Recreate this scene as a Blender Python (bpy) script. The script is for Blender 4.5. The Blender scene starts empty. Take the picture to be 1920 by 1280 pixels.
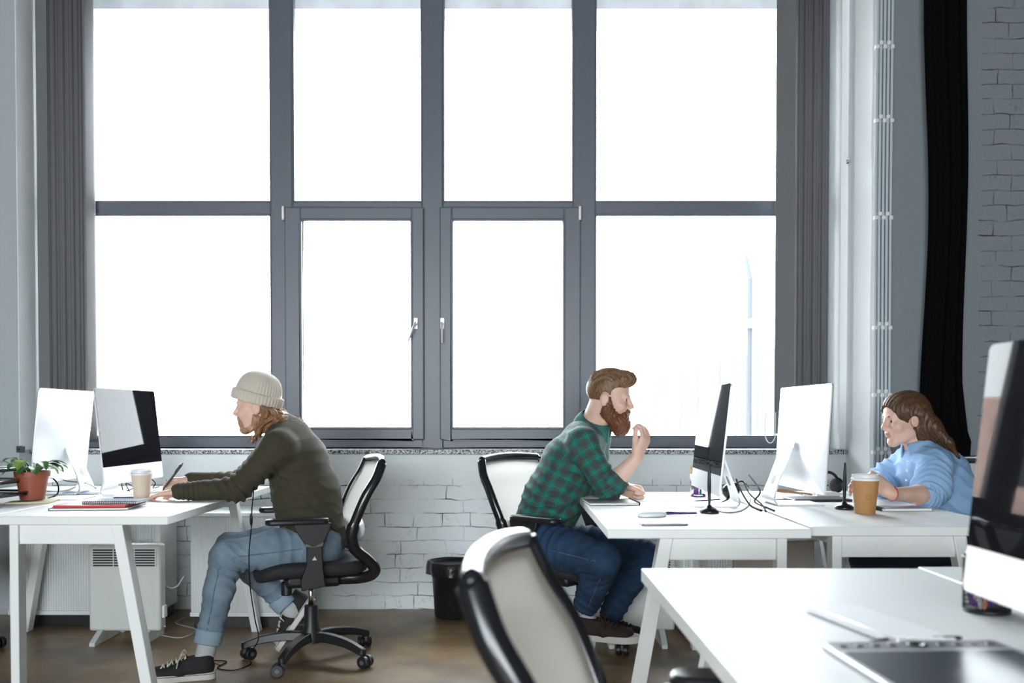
import bpy, bmesh, math, random
import numpy as np
from mathutils import Vector, Matrix, noise
R = math.radians
PI = math.pi
sc = bpy.context.scene
col = sc.collection
random.seed(7)

# ------------------------------------------------------------------ camera, sky, light, exposure
FPX, CX, HOR, EYE, PITCH = 1700.0, 955.0, 780.0, 1.10, R(1.15)
CY = HOR + FPX * math.tan(PITCH)
cam_d = bpy.data.cameras.new('camera'); cam = bpy.data.objects.new('camera', cam_d); col.objects.link(cam)
cam.location = (0, 0, EYE); cam.rotation_euler = (PI / 2 - PITCH, 0, 0)
cam_d.sensor_width = 36; cam_d.lens = 36 * FPX / 1920
cam_d.shift_x = (960 - CX) / 1920; cam_d.shift_y = (CY - 640) / 1920
cam_d.clip_start = 0.05; cam_d.clip_end = 300
cam_d.dof.use_dof = True; cam_d.dof.focus_distance = 3.95; cam_d.dof.aperture_fstop = 3.2
sc.camera = cam
w = bpy.data.worlds.new('overcast_sky'); sc.world = w; w.use_nodes = True
bg = w.node_tree.nodes['Background']; bg.inputs[0].default_value = (0.89, 0.96, 1.0, 1); bg.inputs[1].default_value = 1.0
sc.view_settings.view_transform = 'Standard'; sc.view_settings.look = 'None'
sc.view_settings.gamma = 1; sc.view_settings.use_curve_mapping = False
sc.view_settings.exposure = 4.35
sc.cycles.max_bounces = 10; sc.cycles.diffuse_bounces = 5; sc.cycles.transparent_max_bounces = 12
sc.cycles.use_denoising = True
sc.cycles.sample_clamp_indirect = 6

def portal(loc, rot, sx, sy):                     # daylight sampling at a window opening
    l = bpy.data.lights.new('window_daylight', 'AREA'); l.shape = 'RECTANGLE'; l.size = sx; l.size_y = sy
    l.cycles.is_portal = True
    o = bpy.data.objects.new('window_daylight', l); col.objects.link(o); o.location = loc; o.rotation_euler = rot
portal((-0.42, 5.48, 2.3), (-PI / 2, 0, 0), 4.6, 2.8)
portal((-1.4, -4.95, 1.95), (PI / 2, 0, 0), 5.2, 2.1)

def at(px, py, d):                                # point of the room seen at pixel px,py, d metres from the camera's wall-parallel plane
    xc = (px - CX) / FPX; yc = -(py - CY) / FPX
    s, c = math.sin(PITCH), math.cos(PITCH)
    v = Vector((xc, c + yc * s, -s + yc * c))
    return Vector((0, 0, EYE)) + v * (d / v.y)

# ------------------------------------------------------------------ materials
MATS = {}
def mat(name, colr, rough=0.5, metal=0.0, bump=None, var=None, spec=0.5, coat=0, sub=0, sheen=0, trans=0, alpha=1.0):
    """bump=(scale, strength, distance) noise relief; var=(colour2, scale) noise mottling"""
    if name in MATS: return MATS[name]
    m = bpy.data.materials.new(name); m.use_nodes = True; nt = m.node_tree
    p = nt.nodes['Principled BSDF']
    p.inputs['Base Color'].default_value = (*colr, 1); p.inputs['Roughness'].default_value = rough
    p.inputs['Metallic'].default_value = metal; p.inputs['Specular IOR Level'].default_value = spec
    p.inputs['Coat Weight'].default_value = coat
    p.inputs['Transmission Weight'].default_value = trans; p.inputs['Alpha'].default_value = alpha
    if sub:
        p.inputs['Subsurface Weight'].default_value = sub
        p.inputs['Subsurface Radius'].default_value = (0.012, 0.005, 0.003); p.inputs['Subsurface Scale'].default_value = 1.0
    if sheen: p.inputs['Sheen Weight'].default_value = sheen
    if bump or var: tc = nt.nodes.new('ShaderNodeTexCoord')
    if var:
        n = nt.nodes.new('ShaderNodeTexNoise'); n.inputs['Scale'].default_value = var[1]; n.inputs['Detail'].default_value = 6
        nt.links.new(tc.outputs['Object'], n.inputs['Vector'])
        x = nt.nodes.new('ShaderNodeMix'); x.data_type = 'RGBA'
        x.inputs[6].default_value = (*colr, 1); x.inputs[7].default_value = (*var[0], 1)
        r = nt.nodes.new('ShaderNodeValToRGB'); r.color_ramp.elements[0].position = 0.38; r.color_ramp.elements[1].position = 0.66
        nt.links.new(n.outputs['Fac'], r.inputs[0]); nt.links.new(r.outputs[0], x.inputs[0]); nt.links.new(x.outputs[2], p.inputs['Base Color'])
    if bump:
        n = nt.nodes.new('ShaderNodeTexNoise'); n.inputs['Scale'].default_value = bump[0]; n.inputs['Detail'].default_value = 4
        nt.links.new(tc.outputs['Object'], n.inputs['Vector'])
        b = nt.nodes.new('ShaderNodeBump'); b.inputs['Strength'].default_value = bump[1]; b.inputs['Distance'].default_value = bump[2] if len(bump) > 2 else 0.01
        nt.links.new(n.outputs['Fac'], b.inputs['Height']); nt.links.new(b.outputs[0], p.inputs['Normal'])
    MATS[name] = m
    return m

def nodes(m): return m.node_tree, m.node_tree.nodes, m.node_tree.links
def brick_mat(name, plaster_edge=None, plaster_above=None, paint=(0.82, 0.86, 0.87)):
    m = mat(name, paint, 0.75); nt, N, L = nodes(m); p = N['Principled BSDF']
    tc = N.new('ShaderNodeTexCoord'); sep = N.new('ShaderNodeSeparateXYZ'); L.new(tc.outputs['Object'], sep.inputs[0])
    cmb = N.new('ShaderNodeCombineXYZ'); L.new(sep.outputs[0], cmb.inputs[0]); L.new(sep.outputs[2], cmb.inputs[1])
    nz = N.new('ShaderNodeTexNoise'); nz.inputs['Scale'].default_value = 7; nz.inputs['Detail'].default_value = 5; L.new(tc.outputs['Object'], nz.inputs['Vector'])
    sub = N.new('ShaderNodeVectorMath'); sub.operation = 'SUBTRACT'; sub.inputs[1].default_value = (0.5, 0.5, 0.5); L.new(nz.outputs['Color'], sub.inputs[0])
    scl = N.new('ShaderNodeVectorMath'); scl.operation = 'SCALE'; scl.inputs['Scale'].default_value = 0.035; L.new(sub.outputs[0], scl.inputs[0])
    add = N.new('ShaderNodeVectorMath'); L.new(cmb.outputs[0], add.inputs[0]); L.new(scl.outputs[0], add.inputs[1])
    br = N.new('ShaderNodeTexBrick'); L.new(add.outputs[0], br.inputs['Vector'])
    br.inputs['Scale'].default_value = 1; br.inputs['Brick Width'].default_value = 0.262; br.inputs['Row Height'].default_value = 0.0785
    br.inputs['Mortar Size'].default_value = 0.0034; br.inputs['Mortar Smooth'].default_value = 0.35
    br.offset = 0.37; br.offset_frequency = 2; br.squash = 0.62; br.squash_frequency = 3
    # cracks show only in places where the paint has not filled the joint
    n2 = N.new('ShaderNodeTexNoise'); n2.inputs['Scale'].default_value = 9; n2.inputs['Detail'].default_value = 6; L.new(tc.outputs['Object'], n2.inputs['Vector'])
    rp = N.new('ShaderNodeValToRGB'); rp.color_ramp.elements[0].position = 0.40; rp.color_ramp.elements[1].position = 0.70; L.new(n2.outputs['Fac'], rp.inputs[0])
    mul = N.new('ShaderNodeMath'); mul.operation = 'MULTIPLY'; L.new(br.outputs['Fac'], mul.inputs[0]); L.new(rp.outputs[0], mul.inputs[1])
    n3 = N.new('ShaderNodeTexNoise'); n3.inputs['Scale'].default_value = 5; n3.inputs['Detail'].default_value = 8; L.new(tc.outputs['Object'], n3.inputs['Vector'])
    n3.inputs['Distortion'].default_value = 1.2
    cr = N.new('ShaderNodeValToRGB'); e = cr.color_ramp.elements; e[0].position = 0.492; e[0].color = (0, 0, 0, 1); e[1].position = 0.5; e[1].color = (0.45, 0.45, 0.45, 1)
    e2 = cr.color_ramp.elements.new(0.508); e2.color = (0, 0, 0, 1); L.new(n3.outputs['Fac'], cr.inputs[0])
    mulc = N.new('ShaderNodeMath'); mulc.operation = 'MULTIPLY'; L.new(cr.outputs[0], mulc.inputs[0]); L.new(rp.outputs[0], mulc.inputs[1])
    mx = N.new('ShaderNodeMath'); mx.operation = 'MAXIMUM'; L.new(mul.outputs[0], mx.inputs[0]); L.new(mulc.outputs[0], mx.inputs[1])
    src = mx.outputs[0]; relief = br.outputs['Fac']
    mask = None
    if plaster_edge is not None:
        a1 = N.new('ShaderNodeMath'); a1.operation = 'MULTIPLY_ADD'; a1.inputs[1].default_value = 0.10; L.new(n2.outputs['Fac'], a1.inputs[0]); L.new(sep.outputs[0], a1.inputs[2])
        mask = N.new('ShaderNodeMath'); mask.operation = 'GREATER_THAN'; mask.inputs[1].default_value = plaster_edge + 0.05; L.new(a1.outputs[0], mask.inputs[0])
    if plaster_above is not None:
        a1 = N.new('ShaderNodeMath'); a1.operation = 'MULTIPLY_ADD'; a1.inputs[1].default_value = 0.012; L.new(n2.outputs['Fac'], a1.inputs[0]); L.new(sep.outputs[2], a1.inputs[2])
        mask = N.new('ShaderNodeMath'); mask.operation = 'LESS_THAN'; mask.inputs[1].default_value = plaster_above + 0.006; L.new(a1.outputs[0], mask.inputs[0])
    if mask:
        k = N.new('ShaderNodeMath'); k.operation = 'MULTIPLY'; L.new(src, k.inputs[0]); L.new(mask.outputs[0], k.inputs[1]); src = k.outputs[0]
        k = N.new('ShaderNodeMath'); k.operation = 'MULTIPLY'; L.new(relief, k.inputs[0]); L.new(mask.outputs[0], k.inputs[1]); relief = k.outputs[0]
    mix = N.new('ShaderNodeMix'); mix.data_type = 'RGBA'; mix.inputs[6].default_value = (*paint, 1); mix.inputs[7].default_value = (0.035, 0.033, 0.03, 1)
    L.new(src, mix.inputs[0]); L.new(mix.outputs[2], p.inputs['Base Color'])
    fine = N.new('ShaderNodeTexNoise'); fine.inputs['Scale'].default_value = 60; fine.inputs['Detail'].default_value = 5; L.new(tc.outputs['Object'], fine.inputs['Vector'])
    h = N.new('ShaderNodeMath'); h.operation = 'MULTIPLY_ADD'; h.inputs[1].default_value = -1.0; L.new(relief, h.inputs[0]); L.new(n2.outputs['Fac'], h.inputs[2])
    h2 = N.new('ShaderNodeMath'); h2.operation = 'MULTIPLY_ADD'; h2.inputs[1].default_value = 0.25; L.new(fine.outputs['Fac'], h2.inputs[0]); L.new(h.outputs[0], h2.inputs[2])
    b = N.new('ShaderNodeBump'); b.inputs['Strength'].default_value = 0.55; b.inputs['Distance'].default_value = 0.012
    L.new(h2.outputs[0], b.inputs['Height']); L.new(b.outputs[0], p.inputs['Normal'])
    return m

def floor_mat():
    m = mat('stained_concrete', (0.2, 0.14, 0.09), 0.32); nt, N, L = nodes(m); p = N['Principled BSDF']
    tc = N.new('ShaderNodeTexCoord')
    n = N.new('ShaderNodeTexNoise'); n.inputs['Scale'].default_value = 1.6; n.inputs['Detail'].default_value = 9; n.inputs['Roughness'].default_value = 0.62; L.new(tc.outputs['Object'], n.inputs['Vector'])
    r = N.new('ShaderNodeValToRGB'); e = r.color_ramp.elements
    e[0].position = 0.3; e[0].color = (0.06, 0.044, 0.028, 1); e[1].position = 0.72; e[1].color = (0.40, 0.25, 0.11, 1)
    k = e.new(0.5); k.color = (0.20, 0.13, 0.065, 1)
    L.new(n.outputs['Fac'], r.inputs[0]); L.new(r.outputs[0], p.inputs['Base Color'])
    n2 = N.new('ShaderNodeTexNoise'); n2.inputs['Scale'].default_value = 5; n2.inputs['Detail'].default_value = 6; L.new(tc.outputs['Object'], n2.inputs['Vector'])
    mr = N.new('ShaderNodeMapRange'); mr.inputs['To Min'].default_value = 0.22; mr.inputs['To Max'].default_value = 0.5; L.new(n2.outputs['Fac'], mr.inputs[0]); L.new(mr.outputs[0], p.inputs['Roughness'])
    b = N.new('ShaderNodeBump'); b.inputs['Strength'].default_value = 0.12; b.inputs['Distance'].default_value = 0.01; L.new(n2.outputs['Fac'], b.inputs['Height']); L.new(b.outputs[0], p.inputs['Normal'])
    return m

def speckle_mat():
    m = mat('granite', (0.4, 0.4, 0.4), 0.4); nt, N, L = nodes(m); p = N['Principled BSDF']
    tc = N.new('ShaderNodeTexCoord'); v = N.new('ShaderNodeTexVoronoi'); v.inputs['Scale'].default_value = 190; L.new(tc.outputs['Object'], v.inputs['Vector'])
    r = N.new('ShaderNodeValToRGB'); r.color_ramp.interpolation = 'CONSTANT'; e = r.color_ramp.elements
    e[0].position = 0; e[0].color = (0.03, 0.035, 0.04, 1); e[1].position = 0.38; e[1].color = (0.3, 0.32, 0.33, 1); k = e.new(0.7); k.color = (0.62, 0.64, 0.64, 1)
    s = N.new('ShaderNodeSeparateColor'); L.new(v.outputs['Color'], s.inputs[0]); L.new(s.outputs[0], r.inputs[0]); L.new(r.outputs[0], p.inputs['Base Color'])
    return m

def glass_mat():
    m = mat('window_glass', (1, 1, 1), 0.0); nt, N, L = nodes(m); out = N['Material Output']
    N.remove(N['Principled BSDF'])
    t = N.new('ShaderNodeBsdfTransparent'); g = N.new('ShaderNodeBsdfGlossy'); g.inputs['Roughness'].default_value = 0.0
    fr = N.new('ShaderNodeFresnel'); fr.inputs[0].default_value = 1.25
    x = N.new('ShaderNodeMixShader'); L.new(fr.outputs[0], x.inputs[0]); L.new(t.outputs[0], x.inputs[1]); L.new(g.outputs[0], x.inputs[2]); L.new(x.outputs[0], out.inputs[0])
    return m

def mesh_fabric(name, colr, hole):
    m = mat(name, colr, 0.8); nt, N, L = nodes(m); out = N['Material Output']; p = N['Principled BSDF']
    t = N.new('ShaderNodeBsdfTransparent'); x = N.new('ShaderNodeMixShader'); x.inputs[0].default_value = hole
    tr = N.new('ShaderNodeBsdfTranslucent'); tr.inputs[0].default_value = (*colr, 1)
    y = N.new('ShaderNodeMixShader'); y.inputs[0].default_value = 0.7
    L.new(p.outputs[0], y.inputs[1]); L.new(tr.outputs[0], y.inputs[2])
    L.new(y.outputs[0], x.inputs[1]); L.new(t.outputs[0], x.inputs[2]); L.new(x.outputs[0], out.inputs[0])
    return m

def wave_bump(m, scale, strength, dist, axis='X', coord='Object'):
    nt, N, L = nodes(m); p = N['Principled BSDF']; tc = N.new('ShaderNodeTexCoord')
    wv = N.new('ShaderNodeTexWave'); wv.bands_direction = axis; wv.inputs['Scale'].default_value = scale
    L.new(tc.outputs[coord], wv.inputs['Vector'])
    b = N.new('ShaderNodeBump'); b.inputs['Strength'].default_value = strength; b.inputs['Distance'].default_value = dist
    L.new(wv.outputs['Fac'], b.inputs['Height']); L.new(b.outputs[0], p.inputs['Normal'])
    return m

def plaid_mat():
    m = mat('green_plaid_flannel', (0.02, 0.2, 0.17), 0.85, sheen=0.06); nt, N, L = nodes(m); p = N['Principled BSDF']
    uv = N.new('ShaderNodeUVMap'); sep = N.new('ShaderNodeSeparateXYZ'); L.new(uv.outputs[0], sep.inputs[0])
    def stripe(sock, period, duty, shift=0.0):
        a = N.new('ShaderNodeMath'); a.operation = 'MULTIPLY_ADD'; a.inputs[1].default_value = 1 / period; a.inputs[2].default_value = shift; L.new(sock, a.inputs[0])
        f = N.new('ShaderNodeMath'); f.operation = 'FRACT'; L.new(a.outputs[0], f.inputs[0])
        g = N.new('ShaderNodeMath'); g.operation = 'LESS_THAN'; g.inputs[1].default_value = duty; L.new(f.outputs[0], g.inputs[0])
        return g.outputs[0]
    def blend(c1, fac, c2, k):
        mu = N.new('ShaderNodeMath'); mu.operation = 'MULTIPLY'; mu.inputs[1].default_value = k; L.new(fac, mu.inputs[0])
        x = N.new('ShaderNodeMix'); x.data_type = 'RGBA'; L.new(mu.outputs[0], x.inputs[0])
        if isinstance(c1, tuple): x.inputs[6].default_value = (*c1, 1)
        else: L.new(c1, x.inputs[6])
        x.inputs[7].default_value = (*c2, 1)
        return x.outputs[2]
    c = blend((0.009, 0.14, 0.12), stripe(sep.outputs[0], 0.052, 0.45), (0.05, 0.048, 0.045), 0.62)
    c = blend(c, stripe(sep.outputs[1], 0.052, 0.45), (0.05, 0.048, 0.045), 0.62)
    c = blend(c, stripe(sep.outputs[0], 0.052, 0.06, 0.3), (0.05, 0.36, 0.30), 0.25)
    c = blend(c, stripe(sep.outputs[1], 0.052, 0.06, 0.3), (0.05, 0.36, 0.30), 0.25)
    L.new(c, p.inputs['Base Color'])
    return m

def hair_mat(name, c1, c2, coord='UV'):
    m = mat(name, c1, 0.42, spec=0.4); nt, N, L = nodes(m); p = N['Principled BSDF']
    tc = N.new('ShaderNodeTexCoord'); mp = N.new('ShaderNodeMapping'); mp.inputs['Scale'].default_value = (260, 12, 1)
    if coord == 'Object': mp.inputs['Scale'].default_value = (150, 300, 40)
    L.new(tc.outputs[coord], mp.inputs[0])
    n = N.new('ShaderNodeTexNoise'); n.inputs['Scale'].default_value = 1; n.inputs['Detail'].default_value = 4; L.new(mp.outputs[0], n.inputs['Vector'])
    x = N.new('ShaderNodeMix'); x.data_type = 'RGBA'; x.inputs[6].default_value = (*c1, 1); x.inputs[7].default_value = (*c2, 1)
    r = N.new('ShaderNodeValToRGB'); r.color_ramp.elements[0].position = 0.35; r.color_ramp.elements[1].position = 0.7; L.new(n.outputs['Fac'], r.inputs[0])
    L.new(r.outputs[0], x.inputs[0]); L.new(x.outputs[2], p.inputs['Base Color'])
    b = N.new('ShaderNodeBump'); b.inputs['Strength'].default_value = 0.6; b.inputs['Distance'].default_value = 0.003; L.new(n.outputs['Fac'], b.inputs['Height']); L.new(b.outputs[0], p.inputs['Normal'])
    return m

white_lam = mat('white_laminate', (0.83, 0.84, 0.83), 0.38, var=((0.78, 0.80, 0.79), 3))
white_leg = mat('white_powder_coat', (0.80, 0.82, 0.81), 0.4)
white_pl = mat('white_plastic', (0.80, 0.82, 0.82), 0.35)
alu = mat('brushed_aluminium', (0.80, 0.81, 0.82), 0.38, 0.55)
chrome = mat('chrome', (0.75, 0.75, 0.75), 0.15, 1.0)
blk = mat('black_plastic', (0.012, 0.013, 0.015), 0.42)
blk_gloss = mat('black_gloss_plastic', (0.012, 0.013, 0.016), 0.18)
blk_fab = mat('black_fabric', (0.016, 0.017, 0.02), 0.8, bump=(250, 0.3, 0.002))
screen_m = mat('black_screen_glass', (0.008, 0.008, 0.010), 0.03)
screen_m.node_tree.nodes['Principled BSDF'].inputs['IOR'].default_value = 1.19   # anti-reflection coating
plaster = mat('painted_plaster', (0.70, 0.75, 0.78), 0.8, bump=(45, 0.25, 0.006), var=((0.66, 0.71, 0.75), 4))
frame_m = mat('grey_window_frame', (0.125, 0.14, 0.172), 0.38)
mesh_m = mesh_fabric('mesh_fabric', (0.92, 0.90, 0.85), 0.08)
cable_m = mat('black_cable', (0.012, 0.012, 0.014), 0.9, spec=0.1)
wcable_m = mat('white_cable', (0.75, 0.77, 0.77), 0.5)
paper_m = mat('white_paper', (0.82, 0.83, 0.82), 0.7)
skin1 = mat('fair_skin', (0.70, 0.45, 0.35), 0.5, sub=0.15, var=((0.74, 0.50, 0.40), 25))
skin2 = mat('pale_skin', (0.72, 0.48, 0.38), 0.5, sub=0.15, var=((0.69, 0.43, 0.33), 25))
lip_m = mat('lips', (0.52, 0.25, 0.20), 0.45)
eye_m = mat('eye_white', (0.75, 0.73, 0.70), 0.2)
iris_m = mat('iris', (0.035, 0.04, 0.04), 0.15)

# ------------------------------------------------------------------ scene helpers
def thing(name, label, cat, loc=(0, 0, 0), rotz=0, group=None):
    o = bpy.data.objects.new(name, None); col.objects.link(o); o.empty_display_size = 0.1
    o.location = loc; o.rotation_euler = (0, 0, rotz)
    o['label'] = label; o['category'] = cat
    if group: o['group'] = group
    return o
def tag(o, label, cat, group=None):
    o['label'] = label; o['category'] = cat
    if group: o['group'] = group
    return o
def copy_thing(src, label, loc, rotz, group=None):
    r = src.copy(); col.objects.link(r); r.location = loc; r.rotation_euler = (0, 0, rotz); r['label'] = label
    if group: r['group'] = group
    for ch in list(src.children):
        c = ch.copy(); col.objects.link(c); c.parent = r
        for g in ch.children:
            d = g.copy(); col.objects.link(d); d.parent = c
    return r

class MB:
    def __init__(s): s.v = []; s.f = []; s.uv = None
    def add(s, vs, fs):
        b = len(s.v); s.v += [Vector(v) for v in vs]; s.f += [[b + i for i in f] for f in fs]; return s
    def box(s, lo, hi, M=None):
        x0, y0, z0 = lo; x1, y1, z1 = hi
        vs = [Vector(p) for p in ((x0, y0, z0), (x1, y0, z0), (x1, y1, z0), (x0, y1, z0), (x0, y0, z1), (x1, y0, z1), (x1, y1, z1), (x0, y1, z1))]
        if M: vs = [M @ v for v in vs]
        return s.add(vs, [(3, 2, 1, 0), (4, 5, 6, 7), (0, 1, 5, 4), (1, 2, 6, 5), (2, 3, 7, 6), (3, 0, 4, 7)])
    def bar(s, a, b, wx, wy, horiz=True):          # box-section bar, ends cut level
        a, b = Vector(a), Vector(b); vs = []
        for p in (a, b):
            for dx, dy in ((-1, -1), (1, -1), (1, 1), (-1, 1)):
                vs.append(p + Vector((dx * wx / 2, dy * wy / 2, 0)))
        return s.add(vs, [(3, 2, 1, 0), (4, 5, 6, 7), (0, 1, 5, 4), (1, 2, 6, 5), (2, 3, 7, 6), (3, 0, 4, 7)])
    def tube(s, path, r, n=8, flat=1.0, up=None):
        path = [Vector(p) for p in path]; m = len(path)
        rs = r if isinstance(r, (list, tuple)) else [r] * m
        T = []
        for i in range(m):
            t = path[min(i + 1, m - 1)] - path[max(i - 1, 0)]
            T.append(t.normalized() if t.length > 1e-9 else Vector((0, 0, 1)))
        u = Vector(up) if up else (Vector((0, 0, 1)) if abs(T[0].z) < 0.9 else Vector((1, 0, 0)))
        vs = []
        for i in range(m):
            u = (u - T[i] * u.dot(T[i])); u = u.normalized() if u.length > 1e-6 else T[i].orthogonal().normalized()
            v = T[i].cross(u)
            for j in range(n):
                a = 2 * PI * j / n
                vs.append(path[i] + (u * math.cos(a) * flat + v * math.sin(a)) * rs[i])
        fs = []
        for i in range(m - 1):
            for j in range(n):
                k = (j + 1) % n
                fs.append((i * n + j, i * n + k, (i + 1) * n + k, (i + 1) * n + j))
        fs.append(tuple(range(n - 1, -1, -1))); fs.append(tuple((m - 1) * n + j for j in range(n)))
        return s.add(vs, fs)
    def lathe(s, prof, n=24, M=None, wob=None):
        vs = []; fs = []; m = len(prof)
        for i, (r, z) in enumerate(prof):
            for j in range(n):
                a = 2 * PI * j / n; rr = max(r, 1e-5) * (wob(a, i) if wob else 1)
                p = Vector((rr * math.cos(a), rr * math.sin(a), z)); vs.append(M @ p if M else p)
        for i in range(m - 1):
            for j in range(n):
                k = (j + 1) % n
                fs.append((i * n + j, i * n + k, (i + 1) * n + k, (i + 1) * n + j))
        if prof[0][0] > 1e-4: fs.append(tuple(range(n - 1, -1, -1)))
        if prof[-1][0] > 1e-4: fs.append(tuple((m - 1) * n + j for j in range(n)))
        return s.add(vs, fs)
    def cyl(s, a, b, r, n=16, r2=None):
        return s.tube([a, b], [r, r if r2 is None else r2], n)
    def prism(s, pts, lo, hi, plane='XZ', M=None):  # outline extruded
        n = len(pts); vs = []
        for h in (lo, hi):
            for (a, b) in pts:
                p = Vector((a, h, b)) if plane == 'XZ' else (Vector((a, b, h)) if plane == 'XY' else Vector((h, a, b)))
                vs.append(M @ p if M else p)
        fs = [tuple(range(n)), tuple(range(2 * n - 1, n - 1, -1))]
        for i in range(n):
            j = (i + 1) % n; fs.append((i, i + n, j + n, j))
        return s.add(vs, fs)
    def ell(s, c, r, n=16, m=10, M=None):
        vs = []; fs = []; c = Vector(c)
        if isinstance(r, (int, float)): r = (r, r, r)
        for i in range(m + 1):
            t = PI * i / m
            for j in range(n):
                a = 2 * PI * j / n
                p = Vector((r[0] * math.sin(t) * math.cos(a), r[1] * math.sin(t) * math.sin(a), r[2] * math.cos(t)))
                vs.append(c + (M @ p if M else p))
        for i in range(m):
            for j in range(n):
                k = (j + 1) % n; fs.append((i * n + j, (i + 1) * n + j, (i + 1) * n + k, i * n + k))
        return s.add(vs, fs)
    def grid(s, fn, nu, nv):
        vs = [fn(i / nu, j / nv) for i in range(nu + 1) for j in range(nv + 1)]
        fs = [(i * (nv + 1) + j, (i + 1) * (nv + 1) + j, (i + 1) * (nv + 1) + j + 1, i * (nv + 1) + j + 1) for i in range(nu) for j in range(nv)]
        return s.add(vs, fs)
    def build(s, name, m, parent=None, smooth=False, bevel=0, solid=0, origin=None, auto=None, sub=0):
        me = bpy.data.meshes.new(name)
        og = Vector(origin) if origin is not None else Vector((0, 0, 0))
        me.from_pydata([v - og for v in s.v], [], s.f)
        bm = bmesh.new(); bm.from_mesh(me); bmesh.ops.remove_doubles(bm, verts=bm.verts, dist=1e-6)
        bmesh.ops.recalc_face_normals(bm, faces=bm.faces); bm.to_mesh(me); bm.free()
        for mm in (m if isinstance(m, list) else [m]): me.materials.append(mm)
        if smooth or auto:
            me.polygons.foreach_set('use_smooth', [True] * len(me.polygons))
            if auto: me.set_sharp_from_angle(angle=R(auto))
        o = bpy.data.objects.new(name, me); col.objects.link(o)
        if parent: o.parent = parent
        if origin is not None: o.location = og
        if solid:
            md = o.modifiers.new('s', 'SOLIDIFY'); md.thickness = solid; md.offset = 0
        if sub:
            md = o.modifiers.new('sub', 'SUBSURF'); md.levels = sub; md.render_levels = sub
        if bevel:
            md = o.modifiers.new('b', 'BEVEL'); md.width = bevel; md.segments = 2; md.limit_method = 'ANGLE'; md.angle_limit = R(40)
            me.polygons.foreach_set('use_smooth', [True] * len(me.polygons)); me.set_sharp_from_angle(angle=R(35))
        return o
def struct(o): o['kind'] = 'structure'; return o
def curve_pts(pts, n=8):                          # Catmull-Rom through points
    P = [Vector(p) for p in pts]; P = [P[0]] + P + [P[-1]]; out = []
    for i in range(1, len(P) - 2):
        for k in range(n):
            t = k / n; a, b, c, d = P[i - 1], P[i], P[i + 1], P[i + 2]
            out.append(0.5 * ((2 * b) + (c - a) * t + (2 * a - 5 * b + 4 * c - d) * t * t + (3 * b - a - 3 * c + d) * t ** 3))
    out.append(P[-2]); return out
def rrect(w, h, r, n=5):                          # rounded rectangle outline, centred
    pts = []
    for cx, cy, a0 in ((w / 2 - r, h / 2 - r, 0), (-w / 2 + r, h / 2 - r, 90), (-w / 2 + r, -h / 2 + r, 180), (w / 2 - r, -h / 2 + r, 270)):
        for k in range(n + 1):
            a = R(a0 + 90 * k / n); pts.append((cx + r * math.cos(a), cy + r * math.sin(a)))
    return pts
def cable(pts, r, label, m=None, name='cable', cat='cable', group=None, n=8):
    p = curve_pts(pts, n); og = min(p, key=lambda q: q.z)
    return tag(MB().tube(p, r, 6).build(name, m or cable_m, smooth=True, origin=og), label, cat, group)
# ------------------------------------------------------------------ the room
XL, XR = -2.709, 1.873                            # window recess
WY, GY = 5.15, 5.37                               # wall face, window plane
dark_room = mat('dark_grey_concrete', (0.10, 0.105, 0.11), 0.8, bump=(20, .3, .01))
struct(MB().box((-6.5, -5.2, -0.1), (5.5, 5.6, 0)).build('floor', floor_mat()))
struct(MB().box((-6.5, -5.2, 4.3), (5.5, 5.6, 4.45)).build('ceiling', dark_room))
struct(MB().box((XL, WY, 0), (1.92, 5.6, 0.885)).build('wall_back', brick_mat('white_painted_brick_below_plaster', plaster_above=0.742)))
struct(MB().box((-6.5, 5.01, 0), (XL, 5.6, 4.3)).build('wall_left', mat('shade_greyed_wall', (0.42, 0.46, 0.48), 0.8, bump=(45, 0.25, 0.006))))  # front coloured greyer than its white side skin to imitate shade
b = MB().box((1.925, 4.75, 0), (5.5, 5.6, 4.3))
struct(b.build('wall_right', brick_mat('shade_greyed_brick_beside_plaster', plaster_edge=2.46, paint=(0.23, 0.258, 0.28))))  # white wall whose shaded front is put into the colour as grey
struct(MB().box((XL, 5.16, 3.95), (XR, 5.6, 4.3)).build('wall_back_lintel', plaster))
struct(MB().box((-6.6, -5.2, 0), (-6.5, 5.6, 4.3)).build('wall_far_left', dark_room))
struct(MB().box((5.5, -5.2, 0), (5.6, 5.6, 4.3)).build('wall_far_right', dark_room))
b = MB().box((-6.5, -5.2, 0), (5.5, -5.0, 0.9)); b.box((-6.5, -5.2, 3.0), (5.5, -5.0, 4.3)); b.box((-6.5, -5.2, 0.9), (-4.0, -5, 3.0)); b.box((1.2, -5.2, 0.9), (5.5, -5, 3.0))
b.box((-1.55, -5.2, 0.9), (-1.25, -5, 3.0))
struct(b.build('wall_front', dark_room))
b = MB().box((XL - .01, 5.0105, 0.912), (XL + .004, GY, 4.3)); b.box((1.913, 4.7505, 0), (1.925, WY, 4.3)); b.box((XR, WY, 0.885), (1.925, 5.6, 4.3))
struct(b.build('wall_window_reveal', mat('white_reveal_plaster', (0.84, 0.87, 0.88), 0.8, bump=(45, 0.25, 0.006))))  # white skin where side faces catch light; same wall as the greyed fronts
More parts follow.
